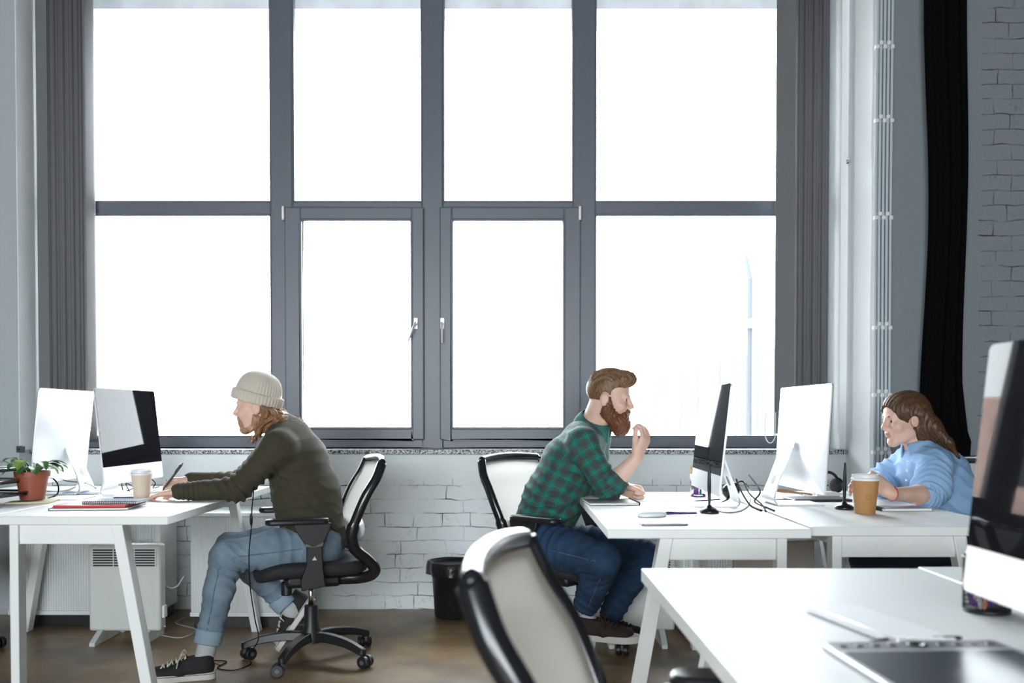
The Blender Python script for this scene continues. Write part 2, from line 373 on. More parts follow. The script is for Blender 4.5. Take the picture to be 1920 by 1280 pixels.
# ragged plaster edge on the pilaster's lit side
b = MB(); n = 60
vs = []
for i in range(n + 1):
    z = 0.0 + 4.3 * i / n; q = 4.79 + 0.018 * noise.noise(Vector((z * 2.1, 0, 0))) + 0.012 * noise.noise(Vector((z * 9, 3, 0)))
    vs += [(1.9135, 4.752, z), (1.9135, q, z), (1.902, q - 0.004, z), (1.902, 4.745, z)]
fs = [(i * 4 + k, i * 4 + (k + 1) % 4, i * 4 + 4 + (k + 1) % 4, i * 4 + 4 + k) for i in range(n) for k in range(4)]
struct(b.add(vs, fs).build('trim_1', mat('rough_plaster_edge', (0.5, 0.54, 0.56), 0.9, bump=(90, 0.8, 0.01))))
vs = []
for i in range(n + 1):
    z = 0.92 + 3.3 * i / n; q = 1.9 + 0.014 * noise.noise(Vector((z * 1.7, 5, 0))) + 0.008 * noise.noise(Vector((z * 7, 8, 0)))
    vs += [(XR - 0.004, WY + .002, z), (XR - 0.004, WY - 0.016, z), (q - 0.006, WY - 0.016, z), (q, WY + .002, z)]
struct(MB().add(vs, fs).build('trim_2', MATS['white_reveal_plaster']))
struct(MB().box((XL, 5.115, 0.885), (1.915, GY + 0.02, 0.912)).build('trim_3', speckle_mat(), bevel=0.004))
struct(MB().box((XL - 0.2, 5.62, 3.60), (XR + 0.2, 5.95, 4.2)).build('trim_4', mat('exterior_render', (0.5, 0.52, 0.53), 0.9, var=((0.4, 0.42, 0.43), 6))))

# window_1: frame, glass panes, two casements with handles and hinge covers
def wx(px): return (px - CX) * GY / FPX
def wz(py): return at(CX, py, GY).z
win = thing('window_1', 'wide grey framed window of eight panes above the granite sill', 'window', (-0.42, GY, 0.912)); win['kind'] = 'structure'
OG = Vector((-0.42, GY, 0.912))
def wbox(b, x0, x1, z0, z1, y0=-0.03, y1=0.04): return b.box((x0 - OG.x, y0, z0 - OG.z), (x1 - OG.x, y1, z1 - OG.z))
ZT, Z0 = 3.93, 0.912
mull = [(wx(512), wx(553)), (wx(793), wx(832)), (wx(1074), wx(1114.5))]
t1, t0 = wz(380), wz(403.5)
b = MB()
wbox(b, XL, -2.60, Z0, ZT); wbox(b, 1.775, XR, Z0, ZT); wbox(b, -2.60, 1.775, ZT - 0.1, ZT)
for x0, x1 in mull: wbox(b, x0, x1, Z0, ZT - 0.1)
zb = wz(818.5)
wbox(b, -2.60, mull[0][0], Z0, zb); wbox(b, mull[2][1], 1.775, Z0, zb); wbox(b, mull[0][1], mull[1][0], Z0, 0.965); wbox(b, mull[1][1], mull[2][0], Z0, 0.965)
segs = [(-2.60, mull[0][0]), (mull[0][1], mull[1][0]), (mull[1][1], mull[2][0]), (mull[2][1], 1.775)]
for i, (x0, x1) in enumerate(segs): wbox(b, x0, x1, t0 if i in (0, 3) else wz(393), t1)
b.build('window_frame', frame_m, win, bevel=0.006)
# slim raised glazing beads
gl = glass_mat()
def bead(x0, x1, z0, z1, par, y=-0.022, wdt=0.012):
    b = MB()
    for q in ((x0, x0 + wdt, z0, z1), (x1 - wdt, x1, z0, z1), (x0 + wdt, x1 - wdt, z0, z0 + wdt), (x0 + wdt, x1 - wdt, z1 - wdt, z1)): wbox(b, *q, y, y + 0.03)
    return b.build('glazing_bead', frame_m, par, bevel=0.003)
def pane(x0, x1, z0, z1, par):
    b = MB(); wbox(b, x0, x1, z0, z1, 0.008, 0.012); b.build('pane', gl, par)
for i, (x0, x1) in enumerate(segs):
    pane(x0, x1, t1, ZT - 0.1, win); bead(x0 - .004, x1 + .004, t1 - .004, ZT - 0.096, win)
    if i in (0, 3): pane(x0, x1, zb, t0, win); bead(x0 - .004, x1 + .004, zb - .004, t0 + .004, win)
metal_w = mat('satin_handle_metal', (0.62, 0.62, 0.6), 0.35, 0.4)
for k, (fx0, fx1, gx0, gx1) in enumerate(((539, 797, 568, 775), (826, 1087, 848, 1057))):
    b = MB(); x0, x1, g0, g1 = wx(fx0), wx(fx1), wx(gx0), wx(gx1); zt_, zg, zgb, zb_ = wz(392), wz(415), wz(803), wz(824)
    for q in ((x0, g0, zb_, zt_), (g1, x1, zb_, zt_), (g0, g1, zg, zt_), (g0, g1, zb_, zgb)): wbox(b, *q, -0.055, 0.02)
    cs = b.build('casement', frame_m, win, bevel=0.007)
    pane(g0, g1, zgb, zg, cs); bead(g0 - .002, g1 + .002, zgb - .002, zg + .002, cs, -0.06, 0.011)
    hx = wx((782, 831)[k]) - OG.x; hz = wz(609) - OG.z
    hb = MB().box((hx - 0.012, -0.066, hz - 0.03), (hx + 0.012, -0.054, hz + 0.035))
    hb.cyl((hx, -0.06, hz), (hx, -0.10, hz), 0.009, 10)
    dx, dz = ((-0.040, -0.105), (0.0, -0.115))[k]
    hb.tube([(hx, -0.10, hz + 0.006), (hx + dx * .5, -0.105, hz + dz * .5), (hx + dx, -0.102, hz + dz)], [0.010, 0.0105, 0.009], 10, 0.6)
    hb.build('handle', metal_w, cs, bevel=0.002)
    q = wx((538, 1085)[k]) - OG.x
    MB().box((q - 0.008, -0.075, wz(417) - OG.z), (q + 0.008, -0.05, wz(391) - OG.z)).build('hinge_cover', metal_w, cs, bevel=0.003)

# vertical blinds drawn to both sides
slat_m = mat('grey_blind_fabric', (0.155, 0.155, 0.16), 0.85, bump=(300, 0.2, 0.002))
def blinds(x_flat, xs, label, zb, ang):
    r = thing('vertical_blind', label, 'blind', (xs[0], 5.25, zb), 0, 'vertical blinds drawn aside')
    L0 = Vector((xs[0], 5.25, zb)); top = 4.0 - zb
    b = MB().box((x_flat[0] - L0.x, -0.05, 0), (x_flat[1] - L0.x, -0.047, top)); b.build('slat', slat_m, r)
    for k, x in enumerate(xs):
        a = R(ang + 7 * math.sin(k * 2.3)); c, s = math.cos(a), math.sin(a); hw = 0.05
        b = MB(); b.grid(lambda u, v: Vector((x - L0.x + (u - .5) * 2 * hw * c + 0.004 * math.sin(u * PI), (u - .5) * 2 * hw * s, v * top)), 5, 1)
        b.build('slat', slat_m, r, smooth=True, solid=0.0015)
    b = MB().box((min(xs[0], x_flat[0]) - L0.x, -0.03, top), (max(xs[-1], x_flat[1]) - L0.x, 0.03, top + 0.05)); b.build('head_rail', white_pl, r)
    b = MB()
    for k in range(len(xs) - 1): b.tube([(xs[k] - L0.x, 0.045, 0.01), ((xs[k] + xs[k + 1]) / 2 - L0.x, 0.047, 0.002), (xs[k + 1] - L0.x, 0.045, 0.01)], 0.0015, 4)
    b.build('bottom_chain', white_pl, r)
    return r
blinds((-2.695, -2.632), [-2.62 + 0.0168 * k for k in range(13)], 'stacked dark grey vertical blind at the left end of the window', 0.96, 72)
blinds((wx(1447) * .978, wx(1483) * .978), [1.622 + 0.0168 * k for k in range(11)], 'stacked grey vertical blind at the window end beside the pilaster', 1.0, 118)
p0 = at(1436, 812, 5.2); pts = [p0 + Vector((0.025 + 0.03 * math.cos(t), 0, 0.04 * (1 if math.sin(t) > 0 else 1.4) * math.sin(t))) for t in [PI * k / 8 for k in range(8, 17)]]
tag(MB().tube([pts[0] + Vector((0, 0, .12))] + pts + [pts[-1] + Vector((0, 0, .12))], 0.003, 6).build('blind_cord', white_pl, origin=pts[4]), 'white beaded blind cord looped under the blind beside the pilaster', 'cord')

# building across the yard, blown out by daylight
bw = mat('pale_facade', (0.85, 0.86, 0.86), 0.9); bwin = mat('facade_window', (0.062, 0.064, 0.066), 0.9, spec=0.05)
bd = thing('building', 'pale long building with rows of windows seen through the right panes', 'building', (8.0, 45, -5))
MB().box((0.0, -22, 0), (6, 9.5, 9.2)).build('wall', bw, bd)
MB().box((0.0, -22, 9.2), (6, -13.5, 14.0)).build('wall', bw, bd)
for k in range(9):
    y = 51 - 3.85 * k
    if y < 25: continue
    o = MB().box((-0.06, y - 45 - 1.35, 5.3), (0.05, y - 45 + 1.35, 8.15)).build('window', bwin, bd)
    b = MB()
    for q in (-0.45, 0.45): b.box((-0.1, y - 45 + q - .06, 5.3), (-0.05, y - 45 + q + .06, 8.15))
    b.build('glazing_bar', bw, o)
MB().tube([(-0.12, -15.2, 0.5), (-0.12, -15.2, 10.6), (-0.12, -14.6, 11.4)], 0.10, 8).build('drainpipe', mat('drainpipe_grey', (0.055, 0.06, 0.065), 0.9, spec=0.05), bd)
MB().box((-0.3, -22, 9.0), (0.05, 9.5, 9.2)).build('cornice', bw, bd)
bd = thing('building', 'low pinkish building reflected in the foreground computer screen', 'building', (-30.3, 44, -5))
pk = mat('pink_render', (0.78, 0.55, 0.48), 0.9, var=((0.70, 0.47, 0.40), 0.5))
MB().box((-12, -6, 0), (12, 6, 11)).build('wall', pk, bd)
for z in (3.2, 6.4, 9.6): MB().box((-12.1, -6.25, z), (12.1, -5.9, z + 0.5)).build('cornice', mat('pale_cornice', (0.6, 0.42, 0.35), .9), bd)
for z in (4.3, 7.5):
    for k in range(7):
        o = MB().box((-10.5 + 3.3 * k, -6.1, z), (-9.0 + 3.3 * k, -5.9, z + 1.7)).build('window', bwin, bd); MB().box((-9.8 + 3.3 * k, -6.15, z), (-9.7 + 3.3 * k, -6.05, z + 1.7)).build('glazing_bar', bw, o)
struct(MB().box((-50, 5.7, -5.1), (40, 90, -5.0)).build('street', mat('pale_paving', (0.5, 0.5, 0.5), 0.9)))

# five conduits clipped to the pilaster corner, the black drape
pipe_m = mat('painted_conduit', (0.50, 0.56, 0.60), 0.45)
for k, lab in enumerate(('pale conduit running up the lit pilaster corner, outermost towards the window', 'second vertical conduit from the window on the pilaster corner', 'middle one of the five vertical conduits on the pilaster', 'second vertical conduit from the black drape on the pilaster', 'vertical conduit of the pilaster bundle nearest the black drape')):
    px = 1638.5 + 7.0 * k; x = (px - CX) * 4.735 / FPX
    t = thing('conduit', lab, 'conduit', (x, 4.732, 0.0), 0, 'vertical conduits on the pilaster')
    b = MB(); b.tube([(0.0018 * math.sin(z * 2.2), 0, z) for z in [0.02 + 0.21 * i for i in range(21)]], 0.0082, 8); b.build('pipe', pipe_m, t, smooth=True)
    for z in (0.9, 1.2, 1.55, 2.12, 2.62, 3.0, 3.4):
        MB().box((-0.0095, -0.0105, z + (k % 2) * .02), (0.0095, 0.016, z + 0.02 + (k % 2) * .02)).build('clip', white_pl, t, bevel=0.002)
drape_m = mat('black_drape_fabric', (0.004, 0.004, 0.0045), 1.0, spec=0.05, bump=(30, 0.4, 0.01))
def drape(u, v):
    z = 0.72 + v * 3.5; a = u * 2 * PI
    wdt = 0.103 + 0.012 * math.sin(z * 2.4) * (1 - v) + (0.012 if z < 1.0 else 0)
    sag = 0.012 * math.sin(z * 3.1 + 1)
    x = wdt * math.cos(a) * (1 + 0.05 * math.sin(5 * a + z)) + sag + 0.028 * max(0, 1 - abs(z - 0.98) / 0.3) * (1 if math.cos(a) > 0 else 0)
    y = 0.055 * math.sin(a) * (1 + 0.22 * math.sin(9 * a + 0.6 * math.sin(z * 2)))
    return Vector((x, y, z - 0.72))
tag(MB().grid(drape, 72, 70).build('drape', drape_m, smooth=True, origin=(0, 0, 0)), 'gathered black drape hanging on the wall behind the woman', 'drape').location = ((1768 - CX) * 4.67 / FPX, 4.67, 0.72)
# small sockets
for px, py, y, lab, rr in ((38, 842, 4.995, 'small grey cable box on the left pilaster beside the desk computers', 0.018), (1842, 866, 4.73, 'dark cable box low on the brick wall beside the drape', 0.03)):
    p = at(px, py, y); t = thing('junction_box', lab, 'junction box', p)
    MB().box((-rr, -0.012, -rr), (rr, 0.02, rr)).build('cover', mat('dark_grey_plastic', (0.06, 0.065, 0.07), 0.5), t, bevel=0.004)
    MB().cyl((0, -0.016, 0), (0, -0.01, 0), rr * .35, 12).build('cable_gland', blk, t)
p = at(1588, 303, 5.14); t = thing('wall_hook', 'small wall hook on the plaster edge left of the conduits', 'hook', p)
MB().tube([(0, 0, 0), (0, -0.03, -0.005), (-0.004, -0.04, 0.012)], [0.006, 0.006, 0.004], 8).build('hook', metal_w, t, smooth=True)
MB().cyl((0, 0.012, 0), (0, 0, 0), 0.011, 12).build('wall_plate', blk, t)

# ------------------------------------------------------------------ desks
def desk(x0, x1, y0, y1, slant, label):
    """slant=+1: A-legs slope out on the +x side, -1 on the -x side"""
    t = thing('desk', label, 'desk', (x0, y0, 0), 0, 'white office desks'); W, D = x1 - x0, y1 - y0
    MB().box((0, 0, 0.709), (W, D, 0.74)).build('tabletop', white_lam, t, bevel=0.0025)
    X = (lambda v: v) if slant > 0 else (lambda v: W - v)
    for yy in (0.035, D - 0.035):
        b = MB().box((min(X(0.075), X(0.107)), yy - 0.027, 0), (max(X(0.075), X(0.107)), yy + 0.027, 0.709)); b.build('leg', white_leg, t, bevel=0.003)
        b = MB().bar((X(W - 0.065), yy, 0.0), (X(W - 0.19), yy, 0.709), 0.042, 0.054); b.build('leg', white_leg, t, bevel=0.003)
        b = MB().box((min(X(0.107), X(W - .2)), yy - 0.016, 0.637), (max(X(0.107), X(W - 0.2)), yy + 0.016, 0.709)); b.build('end_rail', white_leg, t, bevel=0.003)
        MB().cyl((X(W - 0.065), yy, 0.0), (X(W - 0.065), yy, 0.012), 0.018, 12).build('foot_pad', blk, t)
    b = MB().box((min(X(0.12), X(0.15)), 0.06, 0.659), (max(X(0.12), X(0.15)), D - 0.06, 0.709)); b.build('side_rail', white_leg, t, bevel=0.003)
    return t
desk(-1.88, -1.228, 3.255, 4.66, 1, 'white desk where the man in the beanie writes')
desk(-2.54, -1.886, 3.255, 4.66, -1, 'white desk at the left edge under the potted plant')
desk(0.314, 0.966, 2.89, 4.30, -1, 'white desk the bearded man leans his elbow on')
desk(0.982, 1.665, 2.95, 4.36, 1, 'white desk where the woman sits with her paper cup')
desk(0.312, 0.970, 0.74, 2.14, -1, 'big foreground white desk carrying the graphics tablet and keyboard')
desk(0.977, 1.63, 0.76, 2.163, 1, 'white desk under the foreground computer screen')

# ------------------------------------------------------------------ task chairs
pad_m = mat('armrest_pad', (0.016, 0.017, 0.02), 0.3)
def make_chair(label, loc, ang, base_ang):
    """forward = +x"""
    t = thing('task_chair', label, 'chair', loc, ang, 'mesh-back task chairs')
    # base: hub, five curved legs, casters
    MB().lathe([(0.028, 0.075), (0.052, 0.078), (0.05, 0.115), (0.034, 0.15), (0.030, 0.24), (0.026, 0.245)], 20).build('hub', blk, t, auto=40)
    MB().cyl((0, 0, 0.24), (0, 0, 0.345), 0.013).build('gas_lift', chrome, t, smooth=True)
    for k in range(5):
        a = base_ang + k * 2 * PI / 5; c, s = math.cos(a), math.sin(a)
        pts = curve_pts([(0.03 * c, 0.03 * s, 0.105), (0.12 * c, 0.12 * s, 0.107), (0.22 * c, 0.22 * s, 0.094), (0.300 * c, 0.300 * s, 0.068)], 5)
        b = MB(); n = len(pts); vs = []; fs = []
        for i, p in enumerate(pts):
            wd = 0.026 - 0.008 * i / n; h = 0.022 - 0.006 * i / n
            for dx, dz in ((-1, -1), (1, -1), (0.75, 0.9), (-0.75, 0.9)): vs.append(p + Vector((-s * wd * dx, c * wd * dx, h * dz)))
        for i in range(n - 1):
            for j in range(4): fs.append((i * 4 + j, i * 4 + (j + 1) % 4, i * 4 + 4 + (j + 1) % 4, i * 4 + 4 + j))
        fs += [(3, 2, 1, 0), tuple((n - 1) * 4 + j for j in range(4))]
        b.add(vs, fs); b.cyl((0.293 * c, 0.293 * s, 0.055), (0.293 * c, 0.293 * s, 0.082), 0.017, 12)
        b.build('leg', blk, t, bevel=0.004)
        ca = a + 1.9 + k * 1.3; cc, cs = math.cos(ca), math.sin(ca); cx, cy = 0.293 * c - 0.018 * cc, 0.293 * s - 0.018 * cs
        cb = MB()
        for sg in (-1, 1):
            p = Vector((cx - cs * 0.0165 * sg, cy + cc * 0.0165 * sg, 0.0275)); q = Vector((-cs, cc, 0)) * 0.0105
            cb.cyl(p - q, p + q, 0.0275, 18)
        w_ = cb.build('caster', blk, t, bevel=0.003)
        hb = MB().cyl((0.293 * c, 0.293 * s, 0.03), (0.293 * c, 0.293 * s, 0.06), 0.007, 8)
        hb.cyl((cx - cs * 0.029, cy + cc * 0.029, 0.0275), (cx + cs * 0.029, cy - cc * 0.029, 0.0275), 0.010, 12); hb.build('axle', mat('grey_caster_hub', (0.1, 0.1, 0.11), 0.35), w_, smooth=False)
    # mechanism and lever
    MB().box((-0.13, -0.085, 0.335), (0.12, 0.085, 0.395)).build('mechanism', blk, t, bevel=0.02)
    MB().tube([(0.05, -0.08, 0.36), (0.055, -0.2, 0.355), (0.06, -0.26, 0.35)], [0.006, 0.006, 0.009], 8).build('lever', blk, t, smooth=True)
    MB().cyl((0.11, 0.03, 0.30), (0.11, 0.03, 0.36), 0.024, 14).build('tension_knob', blk, t, bevel=0.004)
    # seat cushion: waterfall front
    def seat(u, v):
        a = u * 2 * PI; ca, sa = math.cos(a), math.sin(a); e = 0.5
        x = 0.245 * (abs(ca) ** e) * (1 if ca > 0 else -1); y = 0.24 * (abs(sa) ** e) * (1 if sa > 0 else -1)
        prof = [(0.0, 0.395), (0.86, 0.39), (0.97, 0.405), (1.0, 0.43), (0.97, 0.452), (0.85, 0.462), (0.5, 0.458), (0.0, 0.455)]
        i = min(int(v * 7 + 1e-6), 7); k, z = prof[i]
        X, Y = x * k + 0.01, y * k
        z += 0.012 * (abs(Y) / 0.24) ** 2 - (0.035 * max(0, (X - 0.12) / 0.13) ** 2)
        return Vector((X, Y, z))
    MB().grid(seat, 48, 7).build('seat', blk_fab, t, smooth=True, sub=1)
    # backrest: side rails, top rail, mesh, lumbar pad
    prof = [(-0.29, 0.895), (-0.262, 0.83), (-0.222, 0.765), (-0.188, 0.69), (-0.162, 0.62), (-0.155, 0.57), (-0.172, 0.515), (-0.228, 0.465), (-0.262, 0.425), (-0.255, 0.392), (-0.205, 0.374), (-0.12, 0.368)]
    hw = [0.205, 0.222, 0.228, 0.225, 0.215, 0.205, 0.19, 0.17, 0.155, 0.14, 0.11, 0.075]
    b = MB()
    for sg in (-1, 1):
        b.tube(curve_pts([(x, sg * h, z) for (x, z), h in zip(prof, hw)], 5), [0.016] * 20 + [0.020] * 36, 10, 1.35, up=(1, 0, 0))
    b.tube(curve_pts([(-0.29 - 0.022 * (1 - (k / 5) ** 2), 0.205 * k / 5, 0.893 + 0.012 * (1 - (k / 5) ** 2)) for k in range(-5, 6)], 4), 0.0165, 10, 1.25)
    b.tube(curve_pts([(-0.172 - 0.03 * (1 - (k / 4) ** 2), 0.19 * k / 4, 0.515) for k in range(-4, 5)], 3), 0.012, 8)
    b.tube(curve_pts([(-0.228, 0.17 * k / 4, 0.465) for k in range(-4, 5)], 3), 0.013, 8)
    fr = b.build('backrest', blk_gloss, t, smooth=True)
    P = curve_pts([(x, h, z) for (x, z), h in zip(prof[:7], hw[:7])], 5)
    def web(u, v):
        f = v * (len(P) - 1); i = min(int(f), len(P) - 2); q = P[i].lerp(P[i + 1], f - i)
        y = q.y * (2 * u - 1) * 0.97
        return Vector((q.x + 0.008 - 0.045 * (1 - (2 * u - 1) ** 2) * (0.55 + 0.45 * v), y, q.z + 0.008 * (1 - (2 * u - 1) ** 2) * (1 - v)))
    MB().grid(web, 20, 26).build('mesh_panel', mesh_m, fr, smooth=True)
    MB().grid(lambda u, v: Vector((-0.225 + 0.045 * (2 * u - 1) ** 2 - 0.01 * math.sin(v * PI), 0.16 * (2 * u - 1), 0.55 + 0.075 * v)), 12, 5).build('lumbar_pad', mat('pale_lumbar_pad', (0.55, 0.57, 0.6), 0.4), fr, smooth=True, solid=0.012)
    # armrests
    for sg in (-1, 1):
        y = 0.265 * sg
        out = [(-0.035, 0.375), (0.065, 0.36), (0.07, 0.40), (0.045, 0.47), (0.045, 0.545), (0.095, 0.625), (0.095, 0.645), (-0.06, 0.645), (-0.055, 0.62), (-0.02, 0.545), (-0.025, 0.45)]
        ar = MB().prism(out, y - 0.012, y + 0.012).build('armrest', blk, t, bevel=0.004)
        MB().box((-0.02, min(y, y * .3), 0.37), (0.055, max(y, y * .3), 0.385)).build('arm_bracket', blk, ar, bevel=0.003)
        MB().prism([(-0.022, 0.548), (0.047, 0.548), (0.052, 0.562), (0.014, 0.545), (-0.025, 0.565)], y - 0.0155, y + 0.0155).build('collar', chrome, ar)
        MB().cyl((0.012, y - 0.015, 0.495), (0.012, y + 0.015, 0.495), 0.011, 3).build('button', metal_w, ar)
        o_ = [(px_ + 0.082, py_ + y) for px_, py_ in rrect(0.265, 0.078, 0.035)]
        MB().prism(o_, 0.643, 0.668, 'XY').build('arm_pad', pad_m, ar, bevel=0.008)
    return t
make_chair('black task chair the man in the beanie sits on', (-0.90, 4.10, 0), R(198), R(-102 - 198))
ch0 = bpy.data.objects['task_chair']
make_chair('task chair with pale mesh back the bearded man sits on', (0.225, 4.16, 0), R(-41), R(-150 + 41))
copy_thing(ch0, 'task chair behind the woman, its back just showing past her', (1.83, 3.93, 0), R(192))
copy_thing(ch0, 'empty task chair in the foreground with its mesh back turned to view', (0.275, 1.26, 0), R(-10))
copy_thing(ch0, 'task chair cut by the left edge beside the potted plant desk', (-2.62, 4.05, 0), R(-8))

# ------------------------------------------------------------------ all-in-one computers
def make_imac(W=0.58, H=0.425, tilt=6.0):
    """screen faces +x; origin on the desk under the foot"""
    t = thing('desktop_computer', '', 'computer', (0, 0, 0), 0, 'aluminium all-in-one computers')
    T = Matrix.Translation((0.015, 0, 0.06)) @ Matrix.Rotation(R(-tilt), 4, 'Y')
    chin = 0.078; vs = []; nU, nV = 24, 20
    ol = rrect(W, H, 0.013, 6)
    b = MB(); n = len(ol)
    front = [T @ Vector((0, y, z + H / 2)) for y, z in ol]; edge = [T @ Vector((-0.006, y, z + H / 2)) for y, z in ol]
    rings = [front, edge]
    for k in (0.92, 0.75, 0.55, 0.35, 0.15):
        rings.append([T @ Vector((-0.006 - 0.038 * (1 - k ** 2.2), y * k, z * k + H / 2)) for y, z in ol])
    vs = [p for r_ in rings for p in r_]; m = len(rings)
    fs = [(i * n + j, i * n + (j + 1) % n, (i + 1) * n + (j + 1) % n, (i + 1) * n + j) for i in range(m - 1) for j in range(n)]
    fs += [tuple(range(n)), tuple((m - 1) * n + j for j in range(n))]
    b.add(vs, fs); hs = b.build('housing', alu, t, auto=45)
    vents = MB()
    for k in range(9): vents.box((-0.0375, -0.03, H * .60 - 0.004 * k), (-0.034, 0.03, H * .60 - 0.004 * k + 0.0018), T)
    vents.build('vent', mat('dark_vent', (0.05, 0.05, 0.055), 0.5), hs)
    g = [(y, z) for y, z in ol]
    zc = -H / 2 + chin
    top = [(y, max(z, zc)) for y, z in g]
    MB().prism([(p[0], p[1] + H / 2) for p in top], 0.0, 0.0014, 'YZ', T).build('screen', screen_m, t)
    # stand: bent sheet with a hole, hinge
    side = [(-0.028, 0.255), (-0.05, 0.20), (-0.088, 0.10), (-0.108, 0.045), (-0.112, 0.022), (-0.104, 0.008), (-0.085, 0.004), (-0.03, 0.003), (0.085, 0.003)]
    P = curve_pts([(x, 0, z) for x, z in side], 5)
    b = MB(); rows = []
    for i, p in enumerate(P):
        f = i / (len(P) - 1); hw_ = 0.062 + 0.034 * min(1, max(0, (f - .25) / .4))
        q = P[min(i + 1, len(P) - 1)] - P[max(i - 1, 0)]; nn = Vector((-q.z, 0, q.x)).normalized() * 0.0035
        rows.append([p + nn + Vector((0, -hw_, 0)), p + nn + Vector((0, hw_, 0)), p - nn + Vector((0, hw_, 0)), p - nn + Vector((0, -hw_, 0))])
    vs = [v for r_ in rows for v in r_]; m = len(rows)
    fs = [(i * 4 + j, i * 4 + (j + 1) % 4, i * 4 + 4 + (j + 1) % 4, i * 4 + 4 + j) for i in range(m - 1) for j in range(4)] + [(0, 1, 2, 3), tuple((m - 1) * 4 + j for j in (3, 2, 1, 0))]
    b.add(vs, fs); st = b.build('stand', alu, t, auto=50)
    p = Vector((-0.088, 0, 0.10)); d = Vector((-0.038, 0, -0.10)).normalized(); nn = Vector((-d.z, 0, d.x))
    b = MB()
    b.cyl(p + nn * 0.0045, p - nn * 0.0045, 0.021, 20)
    b.build('cable_hole', mat('hole_dark', (0.2, 0.21, 0.22), 0.6), st)
    MB().box((-0.045, -0.03, H * .5 + 0.02), (-0.022, 0.03, H * .5 + 0.05), Matrix.Translation((0.01, 0, 0))).build('hinge', alu, st)
    return t
ic = make_imac()
def place_imac(x, y, ang, label, first=[True]):
    if first[0]:
        first[0] = False; ic.location = (x, y, 0.74); ic.rotation_euler = (0, 0, ang); ic['label'] = label; return ic
    return copy_thing(ic, label, (x, y, 0.74), ang)
place_imac(-1.745, 4.20, R(-3), 'desktop computer with its dark screen turned to the man in the beanie')
place_imac(-2.085, 4.22, R(180 + 3), 'desktop computer showing its white back beside the potted plant')
place_imac(0.80, 3.66, R(178.6), 'desktop computer whose dark screen faces the bearded man')
d4 = make_imac(tilt=-3.5); d4.location = (1.175, 3.72, 0.74); d4.rotation_euler = (0, 0, R(2)); d4['label'] = 'desktop computer showing its white back opposite the woman'
place_imac(0.80, 1.275, R(180), 'large foreground desktop computer cut by the right edge')

# ------------------------------------------------------------------ heaters and storage under the desks
heat_m = mat('heater_enamel', (0.68, 0.71, 0.68), 0.4); dark_slot = mat('dark_slot', (0.03, 0.03, 0.032), 0.6)
def heater(x0, x1, y, ztop, zbot, label):
    t = thing('convector_heater', label, 'heater', ((x0 + x1) / 2, y, 0), 0, 'white convector heaters'); W = x1 - x0
    MB().box((-W / 2, 0, zbot), (W / 2, 0.075, ztop)).build('body', heat_m, t, bevel=0.012)
    g = MB().box((-W / 2 + 0.015, -0.003, ztop - 0.105), (W / 2 - 0.015, 0.004, ztop - 0.012)).build('grille', heat_m, t, bevel=0.003)
    b = MB()
    for k in range(7):
        z = ztop - 0.022 - k * 0.0125
        for i in range(3): b.box((-W / 2 + 0.022 + i * (W - .044) / 3 + .003, -0.0042, z - 0.0075), (-W / 2 + 0.022 + (i + 1) * (W - .044) / 3 - .003, -0.0025, z))
    b.build('louvre', dark_slot, g)
    for sg in (-1, 1):
        MB().prism([(-0.10, 0), (0.17, 0), (0.17, 0.018), (0.09, zbot + 0.01), (-0.01, zbot + 0.01), (-0.10, 0.018)], sg * W * .33 - 0.014, sg * W * .33 + 0.014, 'YZ').build('foot', heat_m, t, bevel=0.003)
    MB().box((W / 2 - 0.002, 0.02, zbot + .06), (W / 2 + 0.012, 0.06, zbot + .12)).build('thermostat', white_pl, t, bevel=0.004)
    return t
heater(-2.05, -1.70, 4.40, 0.475, 0.052, 'white convector heater with louvred top under the beanie man\'s desk')
heater(0.42, 0.80, 4.36, 0.46, 0.065, 'white convector heater behind the bearded man\'s legs')
rib = wave_bump(mat('white_ribbed_tambour', (0.72, 0.75, 0.75), 0.5), 24.0, 0.5, 0.006)
def cabinet(x0, x1, y0, y1, z1, label, m=rib):
    t = thing('storage_cabinet', label, 'cabinet', ((x0 + x1) / 2, y0, 0), 0, 'low ribbed cabinets below the window'); W, D = x1 - x0, y1 - y0
    MB().box((-W / 2 + .01, 0.03, 0.0), (W / 2 - .01, D - 0.02, 0.06)).build('plinth', blk, t)
    MB().box((-W / 2, 0.012, 0.06), (W / 2, D, z1 - 0.02)).build('body', white_leg, t, bevel=0.003)
    MB().box((-W / 2 - .004, 0, z1 - 0.02), (W / 2 + .004, D, z1)).build('top_panel', white_leg, t, bevel=0.003)
    d = MB().box((-W / 2 + .006, 0.0, 0.085), (W / 2 - .006, 0.014, z1 - 0.022)).build('tambour_door', m, t)
    MB().box((-W / 2, -0.004, 0.062), (W / 2, 0.012, 0.084)).build('bottom_rail', white_leg, t, bevel=0.002)
    return t
cabinet(-1.655, -1.10, 4.68, 5.06, 0.60, 'low white ribbed cabinet against the wall behind the seated beanie man\'s legs')
cabinet(-2.62, -1.86, 4.72, 5.06, 0.62, 'low white ribbed cabinet behind the left convector heater')
cabinet(0.86, 1.30, 4.45, 4.80, 0.56, 'low ribbed cabinet beneath the bearded man\'s desk beside the wall')
tag(MB().box((-0.16, 0, -0.002), (0.16, 0.60, 0.015)).build('modesty_panel', mat('beige_board', (0.40, 0.37, 0.33), 0.6), bevel=0.002), 'beige board standing in the gap between the two middle desks', 'board')
o = bpy.data.objects['modesty_panel']; o.rotation_euler = (R(90), 0, 0); o.location = (1.05, 3.6, 0.003)
